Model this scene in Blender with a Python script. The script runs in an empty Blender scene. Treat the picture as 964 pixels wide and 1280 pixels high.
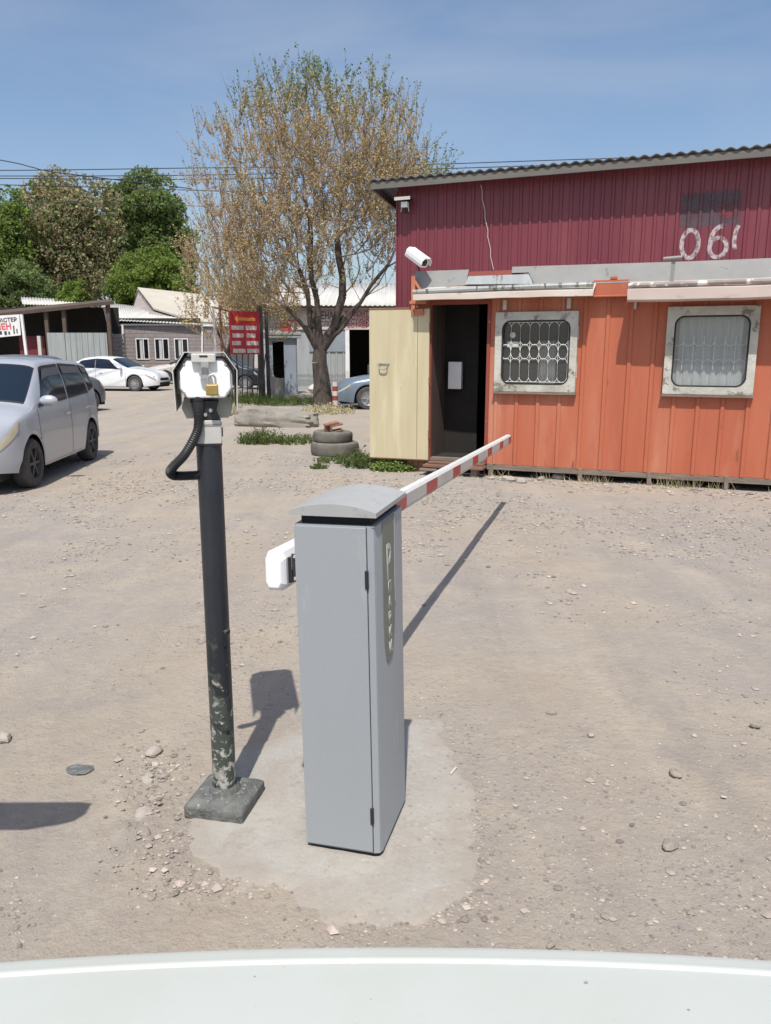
import bpy, math, random
import numpy as np
from mathutils import Vector, Matrix, noise
R = math.radians
random.seed(7)
scene = bpy.context.scene
COL = scene.collection

# ------------------------------------------------------------------ camera
CAM_H, FOC, PITCH = 1.6, 960.0, R(11.76)
cam_d = bpy.data.cameras.new("camera")
cam = bpy.data.objects.new("camera", cam_d); COL.objects.link(cam)
cam_d.sensor_fit = 'VERTICAL'; cam_d.sensor_height = 24; cam_d.sensor_width = 24
cam_d.lens = 24 * FOC / 1280
cam_d.clip_start = 0.03; cam_d.clip_end = 3000
cam.location = (0, 0, CAM_H); cam.rotation_euler = (math.pi/2 - PITCH, 0, 0)
scene.camera = cam

# ------------------------------------------------------------------ light
SUN_EL = R(61.5)
trav = Vector((0.045, 0.54, -1.0)).normalized()   # direction the light travels
SUN_EL = math.asin(-trav.z)
world = bpy.data.worlds.new("World"); scene.world = world; world.use_nodes = True
wn = world.node_tree; bg = wn.nodes['Background']
sky = wn.nodes.new('ShaderNodeTexSky'); sky.sky_type = 'NISHITA'; sky.sun_disc = False
sky.sun_elevation = SUN_EL
sky.sun_rotation = math.atan2(-trav.x, -trav.y)
sky.air_density = 1.1; sky.dust_density = 3.4; sky.ozone_density = 2.2; sky.altitude = 700
ctc = wn.nodes.new('ShaderNodeTexCoord'); cmp_ = wn.nodes.new('ShaderNodeMapping'); cmp_.inputs['Scale'].default_value = (1.0, 1.0, 3.6); cmp_.inputs['Rotation'].default_value = (0.25, 0.1, 0.4)
cnz = wn.nodes.new('ShaderNodeTexNoise'); cnz.inputs['Scale'].default_value = 2.3; cnz.inputs['Detail'].default_value = 6; cnz.inputs['Roughness'].default_value = .52; cnz.inputs['Distortion'].default_value = .5
cmr = wn.nodes.new('ShaderNodeMapRange'); cmr.inputs[1].default_value = .42; cmr.inputs[2].default_value = .80; cmr.inputs[4].default_value = .28
cmx = wn.nodes.new('ShaderNodeMix'); cmx.data_type = 'RGBA'; cmx.inputs[7].default_value = (4.6, 4.9, 5.3, 1)
wn.links.new(ctc.outputs['Generated'], cmp_.inputs[0]); wn.links.new(cmp_.outputs[0], cnz.inputs['Vector']); wn.links.new(cnz.outputs['Fac'], cmr.inputs[0])
wn.links.new(cmr.outputs[0], cmx.inputs[0]); wn.links.new(sky.outputs[0], cmx.inputs[6]); wn.links.new(cmx.outputs[2], bg.inputs[0]); bg.inputs[1].default_value = 0.150
sd = bpy.data.lights.new("sun", 'SUN'); sd.energy = 5.0; sd.angle = R(0.55); sd.color = (1.0, 0.955, 0.89)
sun = bpy.data.objects.new("sun", sd); COL.objects.link(sun)
sun.rotation_euler = trav.to_track_quat('-Z', 'Y').to_euler()
sun.location = (0, -20, 40)
scene.view_settings.view_transform = 'Standard'; scene.view_settings.look = 'None'
scene.view_settings.exposure = -0.04; scene.view_settings.gamma = 1
scene.view_settings.use_curve_mapping = False

# ------------------------------------------------------------------ helpers
def ray(px, py):
    cx = (px-482)/FOC; cy = (640-py)/FOC
    return Vector((cx, math.cos(PITCH)+cy*math.sin(PITCH), -math.sin(PITCH)+cy*math.cos(PITCH)))
def gp(px, py, z=0.0):                       # ground point
    v = ray(px, py); t = (z-CAM_H)/v.z
    return Vector((v.x*t, v.y*t, z))
def at(px, py, y):                           # point at depth y
    v = ray(px, py); t = y/v.y
    return Vector((v.x*t, y, CAM_H+v.z*t))

def N(nt, typ, **kw):
    n = nt.nodes.new(typ)
    for k, v in kw.items():
        if k in n.inputs: n.inputs[k].default_value = v
        else: setattr(n, k, v)
    return n

MATS = {}
def mat(name, c1, c2=None, scale=3.0, rough=0.8, metal=0.0, bump=0.0, bscale=40.0, spots=None, spot_scale=12.0,
        spot_amt=0.55, island=0.0, detail=6.0, stretch=(1, 1, 1), alpha=1.0, coat=0.0, trans=0.0, spec=0.5, c3=None, c3scale=0.7, c3amt=0.5):
    m = bpy.data.materials.new(name); m.use_nodes = True; MATS[name] = m
    nt = m.node_tree; b = nt.nodes['Principled BSDF']
    b.inputs['Roughness'].default_value = rough; b.inputs['Metallic'].default_value = metal
    b.inputs['Coat Weight'].default_value = coat
    b.inputs['Specular IOR Level'].default_value = spec
    b.inputs['Alpha'].default_value = alpha
    if trans: b.inputs['Transmission Weight'].default_value = trans
    tc = N(nt, 'ShaderNodeTexCoord'); mp = N(nt, 'ShaderNodeMapping'); mp.inputs['Scale'].default_value = stretch
    nt.links.new(tc.outputs['Object'], mp.inputs['Vector'])
    col = None
    rgb = N(nt, 'ShaderNodeRGB'); rgb.outputs[0].default_value = (*c1, 1); col = rgb.outputs[0]
    def mix(fac_socket, a, c, amt=1.0):
        mx = N(nt, 'ShaderNodeMix', data_type='RGBA')
        if fac_socket is None: mx.inputs[0].default_value = amt
        else: nt.links.new(fac_socket, mx.inputs[0])
        nt.links.new(a, mx.inputs[6]); mx.inputs[7].default_value = (*c, 1)
        return mx.outputs[2]
    def nfac(sc, lo, hi, det=detail):
        nz = N(nt, 'ShaderNodeTexNoise'); nz.inputs['Scale'].default_value = sc; nz.inputs['Detail'].default_value = det; nz.inputs['Roughness'].default_value = 0.62
        nt.links.new(mp.outputs[0], nz.inputs['Vector'])
        mr = N(nt, 'ShaderNodeMapRange'); mr.inputs[1].default_value = lo; mr.inputs[2].default_value = hi
        nt.links.new(nz.outputs['Fac'], mr.inputs[0]); return mr.outputs[0]
    if c2: col = mix(nfac(scale, 0.33, 0.67), col, c2)
    if c3: col = mix(nfac(c3scale, 1-c3amt, 1-c3amt+0.18), col, c3)
    if spots: col = mix(nfac(spot_scale, spot_amt, spot_amt+0.07), col, spots)
    if island:
        g = N(nt, 'ShaderNodeNewGeometry')
        hs = N(nt, 'ShaderNodeHueSaturation')
        mr = N(nt, 'ShaderNodeMapRange'); mr.inputs[3].default_value = 1-island; mr.inputs[4].default_value = 1+island
        nt.links.new(g.outputs['Random Per Island'], mr.inputs[0]); nt.links.new(mr.outputs[0], hs.inputs['Value'])
        mr2 = N(nt, 'ShaderNodeMapRange'); mr2.inputs[3].default_value = 0.5-island*0.06; mr2.inputs[4].default_value = 0.5+island*0.06
        mul = N(nt, 'ShaderNodeMath', operation='FRACT'); m0 = N(nt, 'ShaderNodeMath', operation='MULTIPLY'); m0.inputs[1].default_value = 17.3
        nt.links.new(g.outputs['Random Per Island'], m0.inputs[0]); nt.links.new(m0.outputs[0], mul.inputs[0]); nt.links.new(mul.outputs[0], mr2.inputs[0])
        nt.links.new(mr2.outputs[0], hs.inputs['Hue'])
        nt.links.new(col, hs.inputs['Color']); col = hs.outputs[0]
    nt.links.new(col, b.inputs['Base Color'])
    if bump:
        nz = N(nt, 'ShaderNodeTexNoise'); nz.inputs['Scale'].default_value = bscale; nz.inputs['Detail'].default_value = 8
        nt.links.new(mp.outputs[0], nz.inputs['Vector'])
        bp = N(nt, 'ShaderNodeBump'); bp.inputs['Strength'].default_value = bump; bp.inputs['Distance'].default_value = 0.02
        nt.links.new(nz.outputs['Fac'], bp.inputs['Height']); nt.links.new(bp.outputs[0], b.inputs['Normal'])
    return m

class MB:
    def __init__(s): s.v = []; s.f = []
    def add(s, vs, fs):
        o = len(s.v); s.v.extend([tuple(p) for p in vs]); s.f.extend([tuple(i+o for i in f) for f in fs]); return s
    def box(s, x0, x1, y0, y1, z0, z1):
        vs = [(x, y, z) for z in (z0, z1) for y in (y0, y1) for x in (x0, x1)]
        return s.add(vs, [(0,2,3,1), (4,5,7,6), (0,1,5,4), (2,6,7,3), (0,4,6,2), (1,3,7,5)])
    def bar(s, a, b, w, h=None, up=Vector((0, 0, 1))):      # rectangular bar from a to b
        a = Vector(a); b = Vector(b); h = h or w; d = (b-a).normalized()
        if abs(d.dot(up)) > 0.98: up = Vector((0, 1, 0))
        sx = d.cross(up).normalized()*w/2; sy = sx.cross(d).normalized()*h/2
        vs = [a-sx-sy, a+sx-sy, a+sx+sy, a-sx+sy, b-sx-sy, b+sx-sy, b+sx+sy, b-sx+sy]
        return s.add(vs, [(3,2,1,0), (4,5,6,7), (0,1,5,4), (1,2,6,5), (2,3,7,6), (3,0,4,7)])
    def tube(s, pts, r, n=8, cap=True):
        pts = [Vector(p) for p in pts]; m = len(pts)
        rr = r if isinstance(r, (list, tuple)) else [r]*m
        vs = []; prev = None
        for i, p in enumerate(pts):
            d = (pts[min(i+1, m-1)]-pts[max(i-1, 0)]).normalized()
            up = prev if prev else (Vector((0, 0, 1)) if abs(d.z) < 0.9 else Vector((1, 0, 0)))
            sx = d.cross(up)
            if sx.length < 1e-5: sx = d.cross(Vector((0.3, 1, 0.2)))
            sx.normalize(); sy = sx.cross(d).normalized(); prev = sy
            for k in range(n):
                a = 2*math.pi*k/n; vs.append(p+(sx*math.cos(a)+sy*math.sin(a))*rr[i])
        fs = [(i*n+k, i*n+(k+1) % n, (i+1)*n+(k+1) % n, (i+1)*n+k) for i in range(m-1) for k in range(n)]
        if cap: fs.append(tuple(range(n-1, -1, -1))); fs.append(tuple((m-1)*n+k for k in range(n)))
        return s.add(vs, fs)
    def lathe(s, prof, n=24, axis='z', c=(0, 0, 0)):         # prof: (radius, height)
        vs = []; m = len(prof)
        for (r, h) in prof:
            for k in range(n):
                a = 2*math.pi*k/n; x = r*math.cos(a); y = r*math.sin(a)
                p = (x, y, h) if axis == 'z' else ((x, h, y) if axis == 'y' else (h, x, y))
                vs.append((p[0]+c[0], p[1]+c[1], p[2]+c[2]))
        fs = [(i*n+k, i*n+(k+1) % n, (i+1)*n+(k+1) % n, (i+1)*n+k) for i in range(m-1) for k in range(n)]
        return s.add(vs, fs)
    def prism(s, poly, a, b, axis='y'):                      # poly in the two other coords, extruded a->b
        n = len(poly)
        def P(u, w, t): return {'y': (u, t, w), 'x': (t, u, w), 'z': (u, w, t)}[axis]
        vs = [P(u, w, a) for u, w in poly]+[P(u, w, b) for u, w in poly]
        fs = [tuple(range(n)), tuple(range(2*n-1, n-1, -1))]+[(i, i+n, (i+1) % n+n, (i+1) % n) for i in range(n)]
        return s.add(vs, fs)
    def ell(s, c, rx, ry, rz, n=12, m=8, jit=0.0, seed=0):
        rnd = random.Random(seed); vs = []; c = Vector(c)
        for i in range(m+1):
            th = math.pi*i/m
            for k in range(n):
                a = 2*math.pi*k/n; q = 1+rnd.uniform(-jit, jit) if 0 < i < m else 1
                vs.append(c+Vector((rx*math.sin(th)*math.cos(a)*q, ry*math.sin(th)*math.sin(a)*q, rz*math.cos(th)*q)))
        return s.add(vs, [(i*n+k, (i+1)*n+k, (i+1)*n+(k+1) % n, i*n+(k+1) % n) for i in range(m) for k in range(n)])
    def build(s, name, m, parent=None, smooth=False, bevel=0.0, angle=35, loc=None, rot=None):
        me = bpy.data.meshes.new(name); me.from_pydata(s.v, [], s.f); me.validate(); me.update()
        import bmesh
        bm = bmesh.new(); bm.from_mesh(me)
        if len(s.v) < 30000:
            bmesh.ops.recalc_face_normals(bm, faces=bm.faces)
        bm.to_mesh(me); bm.free()
        o = bpy.data.objects.new(name, me); COL.objects.link(o)
        me.materials.append(MATS[m] if isinstance(m, str) else m)
        if parent: o.parent = parent
        if loc is not None: o.location = loc
        if rot is not None: o.rotation_euler = rot
        if bevel:
            bv = o.modifiers.new('bevel', 'BEVEL'); bv.width = bevel; bv.segments = 2; bv.limit_method = 'ANGLE'; bv.angle_limit = R(30)
        if smooth:
            me.polygons.foreach_set('use_smooth', [True]*len(me.polygons))
            if angle < 180:
                me.set_sharp_from_angle(angle=R(angle))
        return o

def tag(o, label, cat, group=None):
    o['label'] = label; o['category'] = cat
    if group: o['group'] = group
    return o
def thing(name, label, cat, loc=(0, 0, 0), rz=0.0, group=None):
    o = bpy.data.objects.new(name, None); COL.objects.link(o); o.empty_display_size = 0.2
    o.location = loc; o.rotation_euler = (0, 0, rz); return tag(o, label, cat, group)
def struct(o): o['kind'] = 'structure'; return o
def stuff(o): o['kind'] = 'stuff'; return o

def text_mesh(txt, size, ext=0.001, bold=0.0, space=1.0, align='LEFT'):
    cu = bpy.data.curves.new('t', 'FONT'); cu.body = txt; cu.size = size; cu.extrude = ext; cu.offset = bold
    cu.space_character = space; cu.align_x = align; cu.resolution_u = 3
    ob = bpy.data.objects.new('t', cu); COL.objects.link(ob)
    dg = bpy.context.evaluated_depsgraph_get(); dg.update()
    me = bpy.data.meshes.new_from_object(ob.evaluated_get(dg))
    bpy.data.objects.remove(ob); return me
def lettering(txt, size, m, parent, loc, rot, name='lettering', bold=0.0, sx=1.0, ext=0.001, space=1.0, align='LEFT'):
    me = text_mesh(txt, size, ext, bold, space, align); me.materials.clear(); me.materials.append(MATS[m])
    o = bpy.data.objects.new(name, me); COL.objects.link(o); o.parent = parent; o.location = loc; o.rotation_euler = rot; o.scale = (sx, 1, 1)
    return o

# ------------------------------------------------------------------ materials
mat('white_paint', (.78,.78,.76), (.68,.68,.66), 4, rough=.45)
mat('white_gloss', (.82,.83,.83), rough=.3, coat=.3)
mat('cabinet_paint', (.325,.345,.36), (.300,.322,.338), 1.6, rough=.48, bump=.06, bscale=220, spots=(.36,.37,.37), spot_scale=7, spot_amt=.60, stretch=(1,1,.35), c3=(.305,.318,.32), c3scale=2.2, c3amt=.45)
mat('cabinet_lid', (.37,.375,.365), (.34,.345,.335), 6, rough=.5, bump=.04, bscale=200, spots=(.30,.30,.285), spot_scale=30, spot_amt=.6)
mat('dark_gap', (.012,.014,.016), rough=.8)
mat('strip_dark', (.19,.20,.165), (.16,.17,.145), 12, rough=.55)
mat('strip_letter', (.50,.51,.46), rough=.5)
mat('black_paint', (.018,.020,.026), (.03,.032,.04), 9, rough=.38, bump=.08, bscale=60, spots=(.08,.09,.10), spot_scale=26, spot_amt=.64)
mat('worn_black', (.022,.028,.024), (.05,.06,.05), 20, rough=.7, bump=.35, bscale=60, spots=(.33,.33,.28), spot_scale=11, spot_amt=.47, stretch=(1,1,.6))
mat('grimy_base', (.085,.092,.088), (.17,.172,.16), 18, rough=.85, bump=.5, bscale=70, spots=(.32,.32,.29), spot_scale=55, spot_amt=.6)
mat('black_plastic', (.02,.021,.023), rough=.5)
mat('zinc', (.48,.48,.46), (.38,.38,.37), 20, rough=.45, metal=.6)
mat('light_grey_metal', (.52,.50,.46), (.46,.44,.41), 10, rough=.55, spots=(.35,.33,.30), spot_scale=20, spot_amt=.66)
mat('housing_white', (.86,.87,.87), rough=.4)
mat('housing_grey', (.55,.54,.50), (.47,.46,.42), 10, rough=.55)
mat('brass', (.50,.35,.12), (.42,.29,.10), 50, rough=.35, metal=.7)
mat('reflect_white', (.74,.75,.72), (.66,.67,.64), 8, rough=.35, bump=.05, bscale=400)
mat('reflect_red', (.42,.035,.045), (.34,.03,.04), 8, rough=.35)
mat('arm_side', (.52,.52,.47), (.46,.46,.42), 5, rough=.45)
mat('orange_paint', (.46,.135,.068), (.40,.105,.052), 1.6, rough=.62, bump=.12, bscale=30, stretch=(2.2,2.2,.35),
    c3=(.50,.20,.12), c3scale=.9, c3amt=.52, spots=(.20,.075,.045), spot_scale=5.5, spot_amt=.635)
mat('orange_faded', (.50,.20,.11), (.42,.13,.07), 3, rough=.7, bump=.15, bscale=30, spots=(.28,.20,.15), spot_scale=9, spot_amt=.62)
mat('red_brown', (.27,.055,.035), (.20,.05,.035), 4, rough=.7, spots=(.42,.30,.24), spot_scale=10, spot_amt=.64)
mat('burgundy', (.185,.036,.05), (.155,.03,.043), 1.5, rough=.42, bump=.03, bscale=12, stretch=(1.5,1.5,.4), c3=(.205,.05,.06), c3scale=.9, c3amt=.45)
mat('fascia', (.15,.14,.12), (.115,.105,.095), 4, rough=.7, stretch=(.4,1,3), spots=(.10,.085,.07), spot_scale=5, spot_amt=.62)
mat('roof_sheet', (.12,.12,.115), (.08,.08,.078), 3, rough=.7)
mat('flashing', (.29,.29,.275), (.24,.24,.23), 3, rough=.6, metal=.2, bump=.15, bscale=5, spots=(.15,.14,.12), spot_scale=5, spot_amt=.64)
mat('gutter', (.50,.52,.50), (.38,.40,.39), 5, rough=.4, metal=.4, spots=(.13,.11,.09), spot_scale=9, spot_amt=.55, stretch=(1,.3,.3))
mat('awning_white', (.58,.53,.46), (.50,.42,.36), 4, rough=.6, spots=(.32,.16,.11), spot_scale=7, spot_amt=.60, stretch=(.4,1,1))
mat('awning_pink', (.52,.43,.38), (.45,.36,.31), 3, rough=.6, spots=(.40,.31,.26), spot_scale=8, spot_amt=.62, stretch=(.4,1,1))
mat('chipped', (.23,.19,.17), (.31,.28,.25), 9, rough=.7, spots=(.72,.70,.66), spot_scale=6, spot_amt=.53)
mat('yellow_door', (.54,.475,.31), (.49,.425,.265), 2.5, rough=.6, bump=.08, bscale=25, stretch=(4,4,.5), c3=(.62,.55,.38), c3scale=1.5, c3amt=.47, spots=(.30,.21,.11), spot_scale=8, spot_amt=.68)
mat('rust', (.16,.07,.035), (.22,.11,.06), 14, rough=.85, bump=.2)
mat('weathered_frame', (.56,.55,.49), (.43,.42,.37), 5, rough=.8, bump=.3, bscale=40, spots=(.20,.19,.15), spot_scale=7, spot_amt=.555, c3=(.36,.34,.28), c3scale=2.2, c3amt=.5)
mat('rubber_gasket', (.03,.03,.03), rough=.7)
mat('grille_white', (.72,.72,.68), rough=.5)
mat('net_curtain', (.20,.21,.21), (.28,.285,.27), 3, rough=.9, stretch=(10,1,.5))
mat('curtain', (.42,.44,.43), (.56,.57,.54), 3, rough=.9, stretch=(10,1,.5))
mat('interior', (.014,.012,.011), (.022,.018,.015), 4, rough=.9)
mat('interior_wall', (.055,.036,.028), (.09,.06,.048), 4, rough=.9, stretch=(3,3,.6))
mat('old_wood', (.25,.20,.16), (.16,.125,.10), 5, rough=.9, bump=.4, bscale=30, stretch=(.5,3,3))
mat('red_wood', (.24,.12,.085), (.15,.085,.06), 5, rough=.9, bump=.3, bscale=30, stretch=(.5,3,3))
mat('spray_white', (.52,.46,.47), rough=.8)
mat('overpaint', (.10,.07,.085), rough=.6)
mat('wire_pale', (.50,.44,.42), rough=.7)
mat('wire_black', (.02,.02,.022), rough=.7)
mat('rubber', (.045,.045,.045), (.08,.078,.072), 12, rough=.85, bump=.2, bscale=60)
mat('dusty_rubber', (.115,.11,.095), (.19,.18,.155), 8, rough=.95, bump=.3, bscale=60)
mat('rim_metal', (.45,.46,.47), rough=.35, metal=.7)
mat('rim_dark', (.05,.05,.055), rough=.5)
mat('silver_paint', (.44,.46,.50), (.42,.44,.48), 2, rough=.34, metal=.25, coat=.4, c3=(.45,.45,.46), c3scale=1, c3amt=.5)
mat('white_car_paint', (.76,.78,.79), (.73,.75,.76), 2, rough=.3, coat=.4)
mat('bonnet_paint', (.47,.49,.45), (.44,.46,.425), 2.5, rough=.42, coat=.3, bump=.03, bscale=9, spots=(.42,.43,.38), spot_scale=60, spot_amt=.68, c3=(.45,.46,.41), c3scale=5, c3amt=.5)
mat('blue_grey_paint', (.19,.24,.29), (.17,.215,.26), 2, rough=.38, metal=.3, coat=.3)
mat('dark_car_paint', (.03,.035,.045), (.045,.05,.06), 3, rough=.3, coat=.4)
mat('grey_car_paint', (.12,.13,.15), (.10,.11,.13), 3, rough=.4, coat=.2)
mat('beige_car_paint', (.50,.48,.42), (.44,.42,.37), 3, rough=.5)
mat('car_glass', (.010,.018,.032), rough=.08, coat=.0, spec=.35)
mat('car_glass_dark', (.012,.013,.016), rough=.12, spec=.6)
mat('visor', (.085,.085,.095), rough=.4, spec=.5)
mat('lens', (.50,.46,.33), (.42,.38,.27), 8, rough=.25, coat=.6)
mat('tail_red', (.35,.02,.02), rough=.25)
mat('chrome', (.75,.76,.77), rough=.18, metal=1)
mat('bark', (.045,.036,.03), (.105,.082,.066), 6, rough=.95, bump=.8, bscale=14, stretch=(3,3,.6))
mat('twig', (.24,.175,.13), (.29,.215,.165), 3, rough=.95)
mat('bud_brown', (.62,.46,.20), (.64,.54,.26), .9, rough=.85, island=.35, c3=(.36,.33,.14), c3scale=.5, c3amt=.5)
mat('bud_pink', (.60,.42,.29), (.52,.45,.24), .9, rough=.85, island=.35)
mat('leaf_fresh', (.15,.24,.10), (.21,.28,.11), 1.5, rough=.7, island=.35)
mat('leaf_green', (.16,.235,.055), (.22,.28,.08), .35, rough=.75, island=.4)
mat('leaf_dark', (.15,.22,.08), (.21,.26,.10), .35, rough=.75, island=.4)
mat('leaf_olive', (.50,.39,.26), (.36,.33,.18), .3, rough=.8, island=.4)
mat('leaf_bright', (.19,.28,.05), (.25,.32,.08), .5, rough=.75, island=.35)
mat('weed', (.08,.13,.035), (.15,.17,.06), 5, rough=.8, island=.4)
mat('dry_grass', (.42,.36,.22), (.30,.27,.13), 8, rough=.9, island=.35)
mat('block_wall', (.30,.26,.25), (.24,.21,.20), 1.2, rough=.95, bump=.3, bscale=10, c3=(.35,.29,.26), c3scale=3, c3amt=.48)
mat('mortar', (.20,.18,.17), rough=.95)
mat('roof_white', (.55,.54,.50), (.44,.43,.40), .8, rough=.8, stretch=(3,.4,1))
mat('roof_beige', (.50,.46,.38), (.42,.385,.32), .5, rough=.85, bump=.1, bscale=4)
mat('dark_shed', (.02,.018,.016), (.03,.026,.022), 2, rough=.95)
mat('beam_brown', (.11,.075,.055), (.075,.055,.045), 3, rough=.9)
mat('sheet_grey', (.33,.35,.34), (.26,.28,.28), 1.5, rough=.6, stretch=(4,4,.5), spots=(.17,.13,.10), spot_scale=5, spot_amt=.66)
mat('kiosk_grey', (.27,.30,.34), (.23,.26,.295), 2, rough=.55)
mat('hangar_wall', (.36,.38,.38), (.28,.29,.29), 1, rough=.7, stretch=(4,4,.4), spots=(.18,.15,.13), spot_scale=4, spot_amt=.64)
mat('sign_red', (.50,.03,.04), (.42,.028,.04), 3, rough=.5)
mat('sign_orange', (.72,.26,.06), rough=.6)
mat('sign_pale', (.62,.58,.52), (.50,.46,.42), 18, rough=.7, stretch=(1,1,.2))
mat('sign_pink', (.60,.50,.47), (.54,.45,.42), 3, rough=.7)
mat('sign_text_red', (.36,.045,.05), rough=.7)
mat('sign_text_dark', (.05,.045,.045), rough=.7)
mat('sign_text_pink', (.62,.12,.13), rough=.7)
mat('dark_red_wall', (.17,.025,.03), (.11,.02,.025), 2, rough=.8)
mat('concrete_old', (.30,.275,.235), (.21,.195,.165), 4, rough=.95, bump=.6, bscale=14, spots=(.15,.14,.11), spot_scale=9, spot_amt=.62)
mat('stone', (.30,.265,.225), (.22,.20,.175), 30, rough=.95, bump=.3, bscale=80)
mat('stone_pale', (.38,.34,.29), (.31,.28,.24), 20, rough=.95, bump=.3, bscale=60)
mat('gravel', (.34,.29,.24), (.27,.24,.21), 9, rough=.95, island=.45)
mat('brick', (.30,.15,.09), (.24,.12,.075), 10, rough=.95, bump=.4, bscale=40)
mat('sack', (.62,.60,.56), (.50,.48,.45), 6, rough=.9, bump=.3, bscale=12)
mat('pole_wood', (.10,.085,.075), (.07,.06,.055), 6, rough=.95, stretch=(3,3,.4))
mat('litter', (.50,.48,.44), rough=.8)

m = mat('post_paint', (.016,.018,.024), (.030,.034,.042), 5, rough=.42, bump=.12, bscale=50, stretch=(1,1,.5)); nt = m.node_tree; b = nt.nodes['Principled BSDF']
src = b.inputs['Base Color'].links[0].from_socket
geo_ = N(nt, 'ShaderNodeTexCoord'); sp_ = N(nt, 'ShaderNodeSeparateXYZ'); nt.links.new(geo_.outputs['Object'], sp_.inputs[0])
thr = N(nt, 'ShaderNodeMapRange'); thr.inputs[1].default_value = .12; thr.inputs[2].default_value = .85; thr.inputs[3].default_value = .44; thr.inputs[4].default_value = .70; nt.links.new(sp_.outputs[2], thr.inputs[0])
prev = src
for (sc_, col_, ofs, wd_) in ((13, (.30,.30,.25), 0.0, .04), (9, (.055,.068,.058), -.05, .05), (34, (.42,.41,.37), .07, .03)):
    n_ = N(nt, 'ShaderNodeTexNoise'); n_.inputs['Scale'].default_value = sc_; n_.inputs['Detail'].default_value = 9; n_.inputs['Roughness'].default_value = .7; n_.inputs['Distortion'].default_value = .4
    nt.links.new(geo_.outputs['Object'], n_.inputs['Vector'])
    su = N(nt, 'ShaderNodeMath', operation='SUBTRACT'); nt.links.new(n_.outputs['Fac'], su.inputs[0]); nt.links.new(thr.outputs[0], su.inputs[1])
    r_ = N(nt, 'ShaderNodeMapRange'); r_.inputs[1].default_value = ofs; r_.inputs[2].default_value = ofs+wd_; nt.links.new(su.outputs[0], r_.inputs[0])
    x_ = N(nt, 'ShaderNodeMix', data_type='RGBA'); nt.links.new(r_.outputs[0], x_.inputs[0]); nt.links.new(prev, x_.inputs[6]); x_.inputs[7].default_value = (*col_, 1); prev = x_.outputs[2]
nt.links.new(prev, b.inputs['Base Color'])
# glass for the cabin windows: see-through with a reflection
g = bpy.data.materials.new('window_glass'); g.use_nodes = True; MATS['window_glass'] = g
nt = g.node_tree; nt.nodes.clear(); out = N(nt, 'ShaderNodeOutputMaterial')
tr = N(nt, 'ShaderNodeBsdfTransparent'); tr.inputs[0].default_value = (.88, .90, .91, 1)
gl = N(nt, 'ShaderNodeBsdfGlossy'); gl.inputs['Roughness'].default_value = .08
lw = N(nt, 'ShaderNodeLayerWeight'); pw = N(nt, 'ShaderNodeMath', operation='POWER'); nt.links.new(lw.outputs['Facing'], pw.inputs[0]); pw.inputs[1].default_value = 3.5
fr = N(nt, 'ShaderNodeMapRange'); fr.inputs[3].default_value = .07; fr.inputs[4].default_value = .75; nt.links.new(pw.outputs[0], fr.inputs[0])
mx = N(nt, 'ShaderNodeMixShader'); nt.links.new(fr.outputs[0], mx.inputs[0]); nt.links.new(tr.outputs[0], mx.inputs[1]); nt.links.new(gl.outputs[0], mx.inputs[2])
dfs = N(nt, 'ShaderNodeBsdfDiffuse'); dfs.inputs[0].default_value = (.45,.46,.44,1)
mx2 = N(nt, 'ShaderNodeMixShader'); mx2.inputs[0].default_value = .10
nt.links.new(mx.outputs[0], mx2.inputs[1]); nt.links.new(dfs.outputs[0], mx2.inputs[2]); nt.links.new(mx2.outputs[0], out.inputs[0])
# patchy sprayed paint: alpha broken by noise
def patchy(name, sc, lo, hi, top):
    m = MATS[name]; nt = m.node_tree; b = nt.nodes['Principled BSDF']
    tc = N(nt, 'ShaderNodeTexCoord'); nz = N(nt, 'ShaderNodeTexNoise'); nz.inputs['Scale'].default_value = sc; nz.inputs['Detail'].default_value = 5
    mr = N(nt, 'ShaderNodeMapRange'); mr.inputs[1].default_value = lo; mr.inputs[2].default_value = hi; mr.inputs[4].default_value = top
    nt.links.new(tc.outputs['Object'], nz.inputs['Vector']); nt.links.new(nz.outputs['Fac'], mr.inputs[0]); nt.links.new(mr.outputs[0], b.inputs['Alpha'])
patchy('spray_white', 22, .30, .58, .88); patchy('overpaint', 4, .30, .55, .8)

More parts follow.
